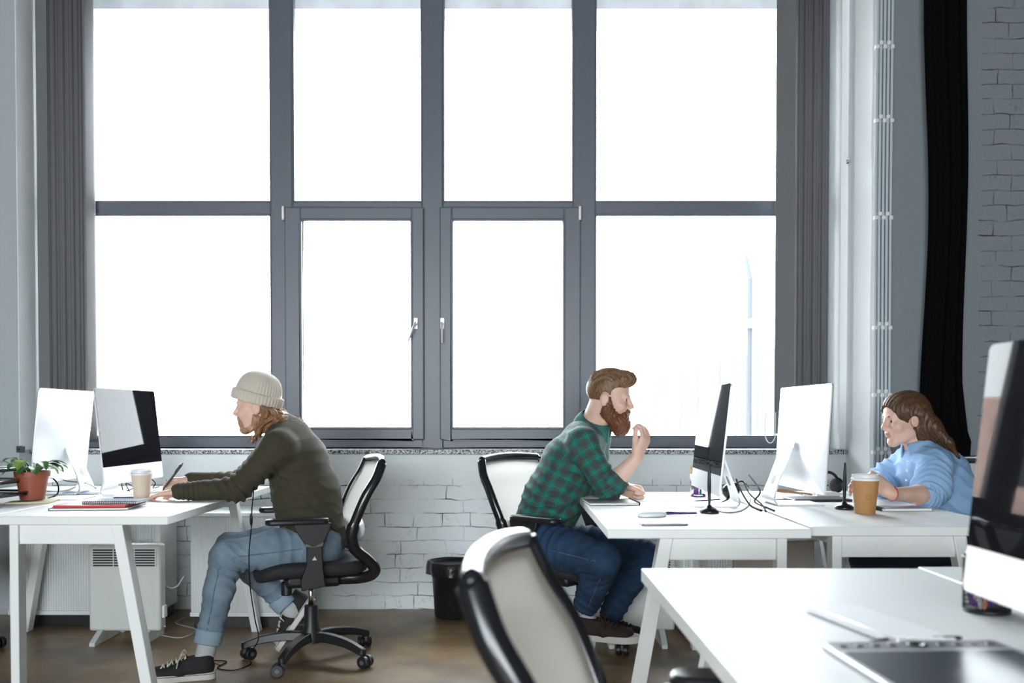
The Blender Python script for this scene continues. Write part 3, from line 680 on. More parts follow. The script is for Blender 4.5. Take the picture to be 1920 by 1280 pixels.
# waste bin with a bag folded over its rim
t = thing('waste_bin', 'black waste bin with a bag over its rim against the brick wall', 'bin', (-0.305, 4.97, 0))
MB().lathe([(0.0, 0.004), (0.100, 0.004), (0.106, 0.01), (0.124, 0.285), (0.130, 0.287), (0.130, 0.30), (0.12, 0.30), (0.102, 0.015), (0.0, 0.012)], 28).build('body', blk, t, smooth=True)
MB().lathe([(0.118, 0.285), (0.127, 0.308), (0.134, 0.303), (0.136, 0.27), (0.132, 0.235), (0.131, 0.232)], 48, wob=lambda a, i: 1 + (0.03 * math.sin(7 * a) + 0.03 * math.sin(3 * a + 1) + 0.10 * max(0, math.cos(a - 2.9)) ** 6) * (0.4 + 0.35 * i)).build('bin_liner', mat('black_bin_bag', (0.012, 0.012, 0.013), 0.3, bump=(40, 0.6, 0.01)), t, smooth=True)
# ------------------------------------------------------------------ things on the desks
DT = 0.7405
def onz(px, py, z=DT):
    a = at(px, py, 1.0) - Vector((0, 0, EYE)); return Vector((0, 0, EYE)) + a * ((z - EYE) / a.z)
def slab(name, label, cat, c, w_, d_, h, rot, m, bevel=0.001, group=None, edge=None):
    t = thing(name, label, cat, c, rot, group); return t
kraft = mat('kraft_card', (0.46, 0.23, 0.085), 0.7, bump=(200, 0.2, 0.002)); cream = mat('cream_paper_cup', (0.66, 0.55, 0.44), 0.7); lid_m = mat('white_cup_lid', (0.82, 0.82, 0.82), 0.35)
def paper_cup(c, r, h, m, label):
    t = thing('paper_cup', label, 'cup', c, 0, 'takeaway paper cups')
    MB().lathe([(0, 0.004), (r * .70, 0.004), (r * .70, 0), (r * .72, 0), (r * .985, h), (r * .95, h), (r * .9, h - 0.01)], 32).build('cup', m, t, auto=50)
    MB().lathe([(r * 1.0, h - 0.006), (r * 1.055, h - 0.004), (r * 1.055, h + 0.002), (r * 1.0, h + 0.004), (r * .96, h + 0.016), (r * .90, h + 0.017), (r * .86, h + 0.011), (0, h + 0.011)], 32).build('lid', lid_m, t, auto=35)
    MB().box((r * .5, -0.004, h + .011), (r * .64, 0.004, h + .0122)).build('sip_hole', blk, t)
    b = MB().grid(lambda u, v: Vector(((r * (.72 + .265 * (v * .96 + .02)) + .0006) * math.cos(u * .016 - 1.2), (r * (.72 + .265 * (v * .96 + .02)) + .0006) * math.sin(u * .016 - 1.2), h * (v * .96 + .02))), 1, 6)
    b.build('seam', m, t)
    return t
paper_cup(onz(266, 938), 0.043, 0.115, cream, 'cream paper cup with white lid by the hand of the man in the beanie')
c2 = paper_cup(onz(1622, 962), 0.049, 0.128, kraft, 'brown kraft paper cup with white lid before the woman')
# printed ring mark on the brown cup
MB().add(*(lambda P: (P, [(i, (i + 1) % 18, 18 + (i + 1) % 18, 18 + i) for i in range(18)]))([Vector(((0.0425) * math.sin(0.16 * 0 + q * math.cos(a) / 0.0425 - 0.1), -(0.0432) * math.cos(q * math.cos(a) / 0.0425 - 0.1), 0.062 + q * .8 * math.sin(a))) for q in (0.010, 0.0085) for a in [2 * PI * k / 18 for k in range(18)]])).build('printed_mark', mat('brown_print', (0.22, 0.10, 0.035), 0.7), c2)

# potted plant on a pale tray, letter trays, paper
terra = mat('terracotta_plastic', (0.30, 0.075, 0.04), 0.45)
pc = onz(61, 941); t = thing('potted_plant', 'small leafy plant in a terracotta pot on the left desk', 'plant', pc)
MB().lathe([(0, 0.006), (0.047, 0.006), (0.047, 0.004), (0.062, 0.098), (0.068, 0.099), (0.070, 0.122), (0.064, 0.122), (0.060, 0.10), (0, 0.10)], 32).build('pot', terra, t, auto=35)
MB().lathe([(0, 0.112), (0.05, 0.108), (0.061, 0.103)], 20, wob=lambda a, i: 1).build('soil', mat('dark_soil', (0.03, 0.02, 0.014), 0.95, bump=(120, 1, .01)), t, smooth=True)
leaf_g = mat('dark_green_leaf', (0.03, 0.11, 0.025), 0.3, var=((0.05, 0.17, 0.03), 40)); leaf_y = mat('variegated_leaf', (0.28, 0.40, 0.06), 0.35, var=((0.05, 0.16, 0.03), 45))
rnd = random.Random(11)
for k in range(19):
    a = k * 2.4 + rnd.uniform(-.3, .3); el = rnd.uniform(0.05, 0.6); ln = rnd.uniform(0.05, 0.078); st = rnd.uniform(0.02, 0.06) + (0.03 if k % 3 else 0.0); hh = 0.115 + rnd.uniform(0.015, 0.055)
    base = Vector((0.012 * math.cos(a), 0.012 * math.sin(a), 0.11)); j = base + Vector((st * math.cos(a), st * math.sin(a), hh - 0.11))
    MB().tube(curve_pts([base, base.lerp(j, .5) + Vector((0, 0, .012)), j], 4), 0.0022, 6).build('stem', leaf_g, t, smooth=True)
    dirx = Vector((math.cos(a), math.sin(a), 0)); sid = Vector((-math.sin(a), math.cos(a), 0))
    def lf(u, v, j=j, ln=ln, el=el, dirx=dirx, sid=sid):
        wv = 0.36 * ln * math.sin(PI * min(1, u * 0.97 + .02)) ** 0.8 * (1.1 - .3 * u); s_ = (v - .5) * 2
        return j + dirx * (ln * u) + sid * (wv * s_) + Vector((0, 0, math.tan(el) * ln * u * .6 - 0.55 * ln * u * u + 0.25 * wv * abs(s_)))
    MB().grid(lf, 10, 6).build('leaf', leaf_y if k % 3 == 1 else leaf_g, t, smooth=True)
tr = thing('tray', 'flat cream tray under the terracotta plant pot', 'tray', pc + Vector((0.0, 0.0, 0)), R(12)); pc2 = Vector(pc); t.location.z = DT + 0.008
MB().box((-0.08, -0.085, 0), (0.085, 0.085, 0.008)).build('base', mat('cream_card', (0.62, 0.56, 0.40), 0.7), tr, bevel=0.002)
lt = thing('letter_tray', 'stack of black letter trays at the left edge by the plant', 'letter tray', (-2.15, 3.66, DT))
lt.rotation_euler = (0, 0, R(-6))
for k, z in enumerate((0.035, 0.085, 0.135)):
    ol = rrect(0.24, 0.31, 0.03, 4)
    b = MB().prism([(x + 0.03 * (k == 0), y) for x, y in ol], z, z + 0.006, 'XY'); p = b.build('tray_shelf', blk_gloss, lt, bevel=0.002)
    MB().tube([(x * 1.0 + .03 * (k == 0), y * 1.0, z + 0.012) for x, y in ol + ol[:1]], 0.005, 6).build('tray_rim', blk_gloss if k != 1 else mat('silver_rim', (.4, .42, .45), .25, .8), p, smooth=True)
for sx in (-1, 1):
    for sy in (-1, 1): MB().tube(curve_pts([(sx * 0.095, sy * 0.13, 0.14), (sx * 0.10, sy * 0.13, 0.04), (sx * 0.115, sy * 0.145, 0.004)], 4), 0.006, 8).build('support', blk, lt, smooth=True)
MB().box((-0.1, -0.13, 0.0915), (0.09, 0.13, 0.104)).build('stacked_paper', paper_m, lt) if False else None
p = at(20, 885, 3.62); t = thing('paper_stack', 'printed leaflets lying in the black letter tray', 'paper', (-2.15, 3.66, DT + 0.142), R(-10))
MB().box((-0.1, -0.13, 0), (0.085, 0.12, 0.012)).build('sheets', paper_m, t); MB().box((-0.08, -0.131, 0.002), (0.03, 0.10, 0.0135)).build('cover_print', mat('print_colours', (0.5, 0.25, 0.2), 0.6, var=((0.2, 0.35, 0.2), 30)), t)
def book(name, label, cat, c, wd, dp, h, rot, cover, pages=paper_m, group=None, spiral=None):
    t = thing(name, label, cat, c, R(rot), group)
    MB().box((-wd / 2 + .002, -dp / 2 + .002, 0.0012), (wd / 2 - .001, dp / 2 - .002, h - 0.0012)).build('pages', pages, t)
    MB().box((-wd / 2, -dp / 2, 0), (wd / 2, dp / 2, 0.0014)).build('cover', cover, t); MB().box((-wd / 2, -dp / 2, h - .0014), (wd / 2, dp / 2, h)).build('cover', cover, t)
    if spiral:
        b = MB(); s0, s1 = spiral; n = 26
        for k in range(n):
            q = -dp / 2 + dp * (k + .5) / n if s0 == 'y' else -wd / 2 + wd * (k + .5) / n
            P = [(s1 + 0.006 * math.cos(a), q + .001 * a / 6, h / 2 + (h * .5 + .003) * math.sin(a)) if s0 == 'y' else (q + .001 * a / 6, s1 + 0.006 * math.cos(a), h / 2 + (h * .5 + .003) * math.sin(a)) for a in [2 * PI * i / 10 for i in range(11)]]
            b.tube(P, 0.0011, 5)
        b.build('spiral_binding', blk, t, smooth=True)
    else: MB().box((-wd / 2 - .001, -dp / 2, 0), (-wd / 2 + .0015, dp / 2, h)).build('spine', cover, t)
    return t
red = mat('red_cover', (0.60, 0.012, 0.018), 0.4); bk = mat('black_cover', (0.012, 0.013, 0.017), 0.5); bluec = mat('navy_cover', (0.02, 0.03, 0.08), 0.5)
k0 = onz(143, 957)
book('folder', 'black folder beneath the red one at the front of the left desk', 'folder', k0 + Vector((0.03, 0.125, 0)), 0.29, 0.235, 0.009, 6, bk)
book('folder', 'bright red folder lying on the black one', 'folder', k0 + Vector((0.035, 0.13, 0.0095)), 0.27, 0.225, 0.009, 3, red, mat('red_sheets', (0.55, 0.03, 0.03), .5))
book('notebook', 'dark spiral notebook on top of the red folder', 'notebook', k0 + Vector((0.095, 0.14, 0.019)), 0.21, 0.15, 0.009, 2, bluec, spiral=('x', -0.075))
for k, (px, py, rot, lab) in enumerate(((120, 934, 5, 'loose white sheets under the computer stand beside the plant pot'), (300, 920, -14, 'white sheet the man in the beanie is writing on'))):
    t = thing('paper_sheet', lab, 'paper', onz(px, py), R(rot)); MB().box((-0.105, -0.10, 0), (0.105, 0.10, 0.002 if k else 0.004)).build('sheet', paper_m, t)
t = thing('notepad', 'small curled white notepad behind the plant on the left desk', 'notepad', onz(112, 922), R(20)); MB().grid(lambda u, v: Vector(((u - .5) * .15, (v - .5) * .11, 0.006 + 0.02 * (2 * u - 1) ** 2 * (1 if u > .5 else .4))), 10, 4).build('pages', paper_m, t, smooth=True, solid=0.006)
book('notebook', 'thin blue notebook under the back of the white left computer', 'notebook', onz(158, 925), 0.16, 0.10, 0.008, 8, mat('blue_cover', (0.07, 0.13, 0.25), .5))
t = thing('pen', 'dark ballpoint pen lying beside the cream paper cup', 'pen', onz(238, 936), R(-8)); MB().tube([(-0.06, 0, .005), (0.055, 0, .005)], 0.0045, 8).build('barrel', bluec, t); MB().cyl((0.055, 0, .005), (.066, 0, .005), 0.004, 8, 0.001).build('tip', blk, t)
# keyboards, mice
key_m = mat('white_keys', (0.78, 0.79, 0.79), 0.5)
def keyboard(c, rot, label, wd=0.28):
    t = thing('keyboard', label, 'keyboard', c, R(rot), 'slim white keyboards'); 
    MB().prism([(-0.058, 0.002), (0.055, 0.002), (0.055, 0.015), (0.05, 0.015), (-0.058, 0.006)], -wd / 2, wd / 2, 'XZ').build('base', alu, t, bevel=0.0015)
    b = MB()
    for i in range(6):
        x0 = -0.054 + i * 0.0178; n = 14
        for j in range(n):
            y = -wd / 2 + 0.005 + j * (wd - .01) / n; z = 0.0062 + (x0 + .058) * 0.083
            if i == 0 and 4 <= j <= 8:
                if j == 4: b.box((x0, y, z), (x0 + .0155, y + 5 * (wd - .01) / n - .002, z + .0022))
                continue
            b.box((x0, y, z), (x0 + .0155, y + (wd - .01) / n - .002, z + .0022))
    o = b.build('keys', key_m, t, bevel=0); o['kind'] = 'stuff'
    return t
def mouse(c, rot, label):
    t = thing('mouse', label, 'mouse', c, R(rot), 'white computer mice')
    def sh(u, v):
        a = u * 2 * PI; s_ = math.sin(v * PI / 2); x = 0.057 * math.cos(a) * s_; y = 0.029 * math.sin(a) * s_ * (1 - .06 * math.cos(2 * a)); return Vector((x, y, 0.004 + 0.019 * math.cos(v * PI / 2) ** .75 ))
    MB().grid(sh, 32, 10).build('shell', white_pl, t, smooth=True)
    MB().lathe([(0.0, 0), (0.95, 0), (1.0, 0.5), (0.98, 1)], 32, Matrix.Diagonal((0.056, 0.028, 0.0045, 1))).build('base', alu, t, smooth=False)
    return t
keyboard((0.625, 1.545, DT), 12 + 180, 'slim white keyboard on the foreground desk beyond the graphics tablet')
keyboard(onz(255, 927), 4, 'slim white keyboard below the dark screen on the left desk') 
keyboard(onz(1475, 936), 180, 'slim white keyboard behind the computer with its white back on the woman\'s desk') if False else None
mouse(onz(1222, 968), 14, 'white mouse beside the grey phone on the bearded man\'s desk')
mouse(onz(1552, 930), 8, 'white mouse behind the stylus stand on the woman\'s desk')
# graphics tablets, styluses and stands
tab_m = mat('tablet_black', (0.02, 0.021, 0.024), 0.35); tab_s = mat('tablet_silver', (0.42, 0.44, 0.46), 0.35, 0.4)
def tablet(c, rot, label, wd, dp, full=True):
    t = thing('graphics_tablet', label, 'tablet', c, R(rot), 'graphics tablets')
    MB().prism(rrect(wd, dp, 0.012, 4), 0.0, 0.0095, 'XY').build('body', tab_s if full else tab_m, t, bevel=0.003)
    MB().prism(rrect(wd * (.93 if full else .9), dp * .72, 0.006, 3), 0.0095, 0.0101, 'XY', Matrix.Translation((0, -dp * .07, 0))).build('drawing_area', mat('tablet_surface', (0.07, 0.08, 0.09), 0.22) if full else tab_m, t)
    if full:
        MB().prism(rrect(wd * .93, dp * .13, 0.004, 3), 0.0095, 0.0100, 'XY', Matrix.Translation((0, dp * .405, 0))).build('button_strip', mat('tablet_grey', (0.16, 0.165, 0.17), .4), t)
        for k in list(range(4)) + list(range(6, 10)):
            MB().box((-wd * .42 + k * wd * .0915 - .004, dp * .40 - .006, .0098), (-wd * .42 + k * wd * .0915 + .006, dp * .40 + .006, .0115)).build('express_key', tab_m, t, bevel=0.001)
        MB().lathe([(0.015, .0098), (0.0165, .0115), (0.010, .0118), (0.009, .0102)], 24, Matrix.Translation((0.0, dp * .405, 0))).build('touch_ring', blk_gloss, t, smooth=True)
    return t
tablet((0.63, 1.255, DT), 3, 'large graphics tablet with button strip in the bottom right foreground', 0.28, 0.31)
tablet(onz(1535, 938) + Vector((0.0, 0.02, 0)), 2, 'dark graphics tablet on the woman\'s desk behind the brown cup', 0.25, 0.16, False)
def stylus_mb(): return [(0.0006, 0), (0.003, 0.012), (0.0058, 0.035), (0.0062, 0.06), (0.0045, 0.12), (0.0038, 0.150), (0.0022, 0.157), (0.0, 0.158)]
def lying_stylus(c, rot, label, m=blk):
    t = thing('stylus', label, 'stylus', c, R(rot), 'tablet styluses')
    MB().lathe(stylus_mb(), 14, Matrix.Translation((-0.08, 0, 0.0062)) @ Matrix.Rotation(R(90), 4, 'Y')).build('barrel', m, t, smooth=True)
    MB().box((-0.035, -0.002, 0.0105), (-0.012, 0.002, 0.0135)).build('rocker_switch', blk_gloss, t, bevel=.0008)
lying_stylus((0.645, 1.428, DT), 8, 'dark stylus lying between the keyboard and the large tablet')
lying_stylus(onz(1268, 965), 3, 'dark purple pen lying by the stylus stand on the bearded man\'s desk', mat('purple_dark', (0.035, 0.025, 0.11), .4))
def pen_stand(c, tilt, label, lab2):
    t = thing('pen_stand', label, 'pen stand', c, 0, 'black stylus stands')
    MB().lathe([(0.0, 0.0), (0.034, 0.0), (0.0365, 0.004), (0.034, 0.010), (0.026, 0.016), (0.014, 0.020), (0.0085, 0.025), (0.0075, 0.030), (0.0055, 0.030), (0.005, 0.02), (0, .02)], 32).build('base', blk_gloss, t, smooth=True)
    s = thing('stylus', lab2, 'stylus', c + Vector((0, 0, 0.021)), 0, 'tablet styluses')
    k = 0.93; MB().lathe([(0.0015, 0), (0.0045, 0.008), (0.0062, 0.03), (0.0072, 0.075), (0.0068, 0.10), (0.0048, 0.145), (0.003, 0.158), (0, .16)], 14, Matrix.Rotation(R(tilt), 4, 'Y')).build('barrel', blk, s, smooth=True)
    MB().box((-0.002, -0.0085, 0.05), (0.002, -0.006, 0.085), Matrix.Rotation(R(tilt), 4, 'Y')).build('rocker_switch', blk_gloss, s, bevel=.0006)
pen_stand(onz(1330, 961), -0.5, 'black stylus stand on the bearded man\'s desk', 'black stylus standing upright on the bearded man\'s desk')
pen_stand(onz(1583, 954), 0.6, 'black stylus stand between the brown cup and the white computer', 'black stylus standing upright next to the brown cup')
# phone, notebooks on the middle desks
t = thing('phone', 'grey smartphone lying at the front edge of the bearded man\'s desk', 'phone', onz(1243, 983), R(3))
MB().prism(rrect(0.155, 0.076, 0.011, 5), 0, 0.0075, 'XY').build('case', mat('grey_phone', (0.3, 0.31, 0.33), 0.35, .5), t, bevel=0.002)
MB().prism(rrect(0.115, 0.070, 0.003, 3), 0.0076, 0.0080, 'XY').build('screen', mat('phone_screen', (0.10, 0.13, 0.17), 0.12), t); MB().cyl((-0.067, 0, .0075), (-0.067, 0, .0082), 0.005, 14).build('home_button', blk, t)
t = book('sketchbook', 'open white sketchbook under the bearded man\'s elbow', 'notebook', onz(1150, 944) + Vector((-0.01, 0.02, 0)), 0.20, 0.19, 0.010, 4, mat('grey_cover', (.12, .12, .13), .5), spiral=('y', 0.10))
lying_stylus(onz(1170, 934) + Vector((0.005, 0, .0105)), 140, 'dark pencil lying on the open sketchbook', blk) if False else None
t = thing('paper_sheet', 'loose white sheet near the bearded man\'s fist', 'paper', onz(1222, 936), R(-20)); MB().box((-0.08, -0.10, 0), (0.08, 0.10, 0.0015)).build('sheet', paper_m, t)
book('notebook', 'spiral notebook to the right of the brown paper cup', 'notebook', onz(1690, 955) + Vector((-.005, 0, 0)), 0.19, 0.12, 0.010, 2, mat('lavender_grey_cover', (0.42, 0.42, 0.46), .5), spiral=('y', -0.093))
# glass pencil pot and what stands in it
pp = onz(1309, 930); t = thing('pencil_pot', 'clear glass pencil pot at the far side of the bearded man\'s desk', 'pencil pot', pp)
gl2 = mat('clear_tumbler', (0.95, 0.97, 0.98), 0.05, trans=1.0)
MB().lathe([(0, 0.002), (0.03, 0.002), (0.033, 0.0), (0.036, 0.10), (0.0345, 0.10), (0.0315, 0.006), (0, 0.006)], 28).build('glass', gl2, t, smooth=True)
MB().lathe([(0, 0), (0.034, 0), (0.0345, 0.006), (0, .0065)], 28, Matrix.Translation((0, 0, -.0003))).build('base', mat('violet_base', (0.10, 0.04, 0.22), .4), t)
for k, (dx, dy, lx, ly, ln, cn, cc, lab) in enumerate(((-.012, 0, -.16, 0, .135, 'orange_paint', (0.85, 0.38, 0.03), 'orange pencil leaning out of the glass pencil pot'), (.008, -.01, .10, .02, .085, 'teal_paint', (.05, .38, .42), 'teal crayon inside the glass pencil pot'), (.012, .012, .15, -.05, .09, 'amber_paint', (.65, .32, .05), 'amber crayon inside the glass pencil pot'))):
    p = pp + Vector((dx, dy, 0.008)); q = thing('pencil', lab, 'pencil', p, 0, 'pencils in the glass pot'); d = Vector((lx, ly, 1)).normalized() * ln
    MB().cyl((0, 0, 0), d * .88, 0.0045, 6).build('barrel', mat(cn, cc, .45), q); MB().cyl(d * .88, d, 0.0045, 6, 0.0008).build('point', mat('pencil_wood', (.6, .42, .25), .7), q)
q = thing('eraser', 'purple eraser in the bottom of the glass pencil pot', 'eraser', pp + Vector((-0.012, -0.012, 0.008))); MB().box((-0.011, -0.008, 0), (0.011, 0.008, 0.038)).build('block', mat('purple_rubber', (0.33, 0.08, 0.55), .5), q, bevel=.004)
# headphones, hanging loose items behind the screens
hp = onz(1550, 925); t = thing('headphones', 'black headphones lying behind the white-backed computer', 'headphones', hp, R(25))
MB().tube(curve_pts([(-0.07 * math.cos(a), 0.0, 0.045 + 0.055 * math.sin(a)) for a in [PI * k / 8 for k in range(9)]], 3), 0.007, 8).build('headband', blk, t, smooth=True)
for sg in (-1, 1):
    o = MB().lathe([(0.0, -0.012), (0.03, -0.012), (0.037, -0.004), (0.036, 0.008), (0.026, 0.016), (0, .017)], 24, Matrix.Translation((sg * 0.062, 0, 0.038)) @ Matrix.Rotation(R(90 * sg), 4, 'Y')).build('ear_cup', blk_gloss, t, smooth=True)
    MB().lathe([(0.022, -0.02), (0.034, -0.016), (0.034, -0.008), (0.022, -.006)], 24, Matrix.Translation((sg * 0.062, 0, 0.038)) @ Matrix.Rotation(R(90 * sg), 4, 'Y')).build('ear_cushion', blk_fab, o, smooth=True)
p = onz(1371, 934); t = thing('headphones', 'red and black headphones lying behind the bearded man\'s screen', 'headphones', p, R(70))
MB().tube(curve_pts([(-0.055 * math.cos(a), 0.0, 0.04 + 0.05 * math.sin(a)) for a in [PI * k / 8 for k in range(9)]], 3), 0.006, 8).build('headband', mat('red_plastic', (0.5, 0.02, 0.05), .4), t, smooth=True)
for sg in (-1, 1): MB().lathe([(0.0, -0.012), (0.03, -0.012), (0.034, 0.0), (0.026, 0.014), (0, .016)], 24, Matrix.Translation((sg * 0.05, 0, 0.035)) @ Matrix.Rotation(R(90 * sg), 4, 'Y')).build('ear_cup', blk_gloss, t, smooth=True)
p = onz(1367, 926); t = thing('sticky_notes', 'bright green sticky notes standing behind the bearded man\'s screen', 'sticky notes', p, R(8)); MB().box((-0.035, -0.006, 0), (0.035, 0.006, 0.022)).build('pad', mat('lime_paper', (0.30, 0.62, 0.10), .6), t)
p = onz(1490, 930); t = thing('cable_bundle', 'tan bundle of wire behind the white-backed middle computer', 'cable bundle', p + Vector((0, .06, 0)))
for k in range(3): MB().tube(curve_pts([(-0.08, 0.01 * k, 0.02), (-0.03, 0.02, 0.012 + .006 * k), (0.03, -0.01, 0.012), (0.09, 0.01 - .02 * k, 0.005)], 6), 0.0035, 6).build('wire', mat('tan_wire', (0.42, 0.24, 0.12), .6), t, smooth=True)
# mesh pencil cup beside the foreground screen
pc = onz(1850, 1146); t = thing('mesh_cup', 'black wire mesh pencil cup beside the foreground screen', 'pencil pot', pc)
MB().lathe([(0, 0.003), (0.038, 0.003), (0.040, 0.0), (0.041, 0.004), (0.040, 0.007), (0, .006)], 28).build('base', blk, t, smooth=True)
b = MB(); n = 44
for k in range(n):
    a0 = 2 * PI * k / n
    for sg in (-1, 1): b.tube([(0.040 * math.cos(a0 + sg * .9 * v), 0.040 * math.sin(a0 + sg * .9 * v), 0.004 + 0.096 * v) for v in (0, .2, .4, .6, .8, 1)], 0.0007, 4)
b.build('wire_mesh', blk, t, smooth=True); MB().tube([(0.040 * math.cos(a), 0.040 * math.sin(a), 0.10) for a in [2 * PI * k / 30 for k in range(31)]], 0.0022, 6).build('rim', blk, t, smooth=True)
q = thing('scissors', 'purple-handled scissors standing in the black mesh cup', 'scissors', pc + Vector((-0.008, 0, 0.008)))
for sg in (-1, 1):
    MB().tube([(sg * .012 + 0.013 * math.cos(a), 0.004 * sg, 0.026 + 0.020 * math.sin(a)) for a in [2 * PI * k / 16 for k in range(17)]], 0.0055, 8).build('handle', mat('purple_plastic', (0.16, 0.04, 0.30), .35), q, smooth=True)
    MB().box((-0.004 + sg * .003, 0.003 * sg - .0007, 0.045), (0.004 + sg * .003, 0.003 * sg + .0007, 0.088)).build('blade', chrome, q)
for k, (dx, dy, lx, ly, ln, cc, lab, nm) in enumerate(((-.015, -.008, -.24, -.02, .105, (.78, .78, .78), 'white pen leaning over the rim of the mesh cup', 'pen'), (-.012, -.014, .12, .02, .09, (.72, .27, .12), 'orange-brown pencil in the mesh cup', 'pencil'), (.014, .0, .1, 0, .09, (.1, .05, .2), 'dark violet pencil in the mesh cup', 'pencil'))):
    q = thing(nm, lab, nm, pc + Vector((dx, dy, .008)), 0, 'writing tools in the mesh cup'); d = Vector((lx, ly, 1)).normalized() * ln
    MB().cyl((0, 0, 0), d, 0.0042, 8).build('barrel', mat('paint%d' % k, cc, .4), q); MB().ell(d, 0.0055 if k == 0 else .004, 10, 6).build('end_cap', mat('paint%d' % k, cc, .4), q, smooth=True)
# cables
def Z(px, py, z): return onz(px, py, z)
cc = DT + 0.004
cable([Z(1404, 890, .83), Z(1425, 920, .79), Z(1415, 940, cc), Z(1440, 952, cc), Z(1452, 957, cc)], 0.0036, 'black cable looping between the two middle computers', group='cables between the middle computers')
cable([Z(1380, 898, .83), Z(1392, 925, .78), Z(1408, 948, cc), Z(1428, 957, cc)], 0.0036, 'black cable falling from the stand of the bearded man\'s screen', group='cables between the middle computers')
cable([Z(1372, 912, .80), Z(1392, 902, .81), Z(1405, 925, .77), Z(1428, 945, cc), Z(1436, 958, cc)], 0.0032, 'thin black cable bowed behind the bearded man\'s screen', group='cables between the middle computers')
cable([Z(1335, 955, cc), Z(1370, 961, cc), Z(1400, 950, cc), Z(1408, 925, .76), Z(1398, 905, .80)], 0.0028, 'thin grey cable curving round the stylus stand', mat('grey_cable', (.12, .13, .15), .5))
cable([Z(1350, 936, cc), Z(1300, 940, cc), Z(1305, 946, cc), Z(1345, 944, cc), Z(1375, 930, .76)], 0.0028, 'black earphone cable lying under the bearded man\'s screen')
cable([Z(1360, 931, cc), Z(1375, 945, cc), Z(1368, 925, .77), Z(1385, 920, .78)], 0.0028, 'curled black cable beside the red and black headphones')
cable([Z(1440, 936, cc), Z(1500, 936, cc), Z(1505, 926, cc), Z(1470, 922, cc)], 0.0036, 'grey cable loop under the white-backed middle computer', mat('slate_cable', (.10, .14, .19), .5))
cable([Z(88, 888, .83), Z(107, 905, .80), Z(108, 925, cc + .01), Z(90, 934, cc)], 0.0032, 'black cable curving down from the plant onto the desk')
cable([Z(95, 882, .84), Z(120, 900, .80), Z(160, 905, .79), Z(180, 915, .78)], 0.0028, 'grey cable across the white-backed left computer stand', mat('grey_cable', (.12, .13, .15), .5))
cable([Z(228, 904, .78), Z(232, 920, cc), Z(250, 914, cc + .02), Z(236, 906, .77), Z(245, 925, cc)], 0.0026, 'tangled thin black cable below the left dark screen')
cable([Z(280, 895, .79), Z(291, 905, .77), Z(287, 915, cc), Z(298, 912, cc)], 0.0026, 'short black cable behind the cream paper cup')
# earphone cord hanging from the desk edge to the floor
hc = [at(476, 905, 3.93), at(475, 925, 3.87), at(472, 960, 3.77), at(471, 990, 3.74), at(467, 1040, 3.74), at(469, 1100, 3.75), at(478, 1160, 3.78), at(484, 1200, 3.80), onz(462, 1232, .004), onz(470, 1244, .004), onz(440, 1256, .004), onz(408, 1252, .004), onz(425, 1240, .004), onz(402, 1238, .004)]
e = thing('earphone_cable', 'black earphone cord hanging from the olive sleeve down to the floor', 'cable', (-1.1, 3.75, 0))
MB().tube([p - e.location for p in curve_pts(hc, 8)], 0.0026, 6).build('cord', cable_m, e, smooth=True)
ir = at(471, 974, 3.755) - e.location; MB().ell(ir, (0.007, 0.006, 0.028), 12, 8).build('inline_remote', blk, e, smooth=True)
cable([onz(392, 1230, .004), onz(404, 1242, .004), onz(415, 1246, .004)], 0.0028, 'orange-tipped thin cable end on the floor by the sneaker', mat('orange_wire', (.5, .28, .15), .5))
# white power cables behind the left heater
for k, (P, lab) in enumerate((([at(300, 1050, 4.45), at(292, 1090, 4.5), at(305, 1120, 4.5), at(296, 1150, 4.5), at(310, 1175, 4.45)], 'white cable hanging along the side of the left heater'),
        ([at(345, 1080, 4.66), at(330, 1100, 4.6), at(312, 1098, 4.6), at(300, 1070, 4.6)], 'white cable slung between the left cabinet and heater'),
        ([onz(300, 1190, .006), onz(340, 1195, .006), onz(368, 1180, .006), onz(330, 1168, .006), onz(345, 1158, .006)], 'grey cable coiled on the floor behind the light blue jeans'))):
    cable(P, 0.0035, lab, wcable_m if k < 2 else mat('pale_grey_cable', (.4, .41, .42), .5), group='power cables beside the left heater')
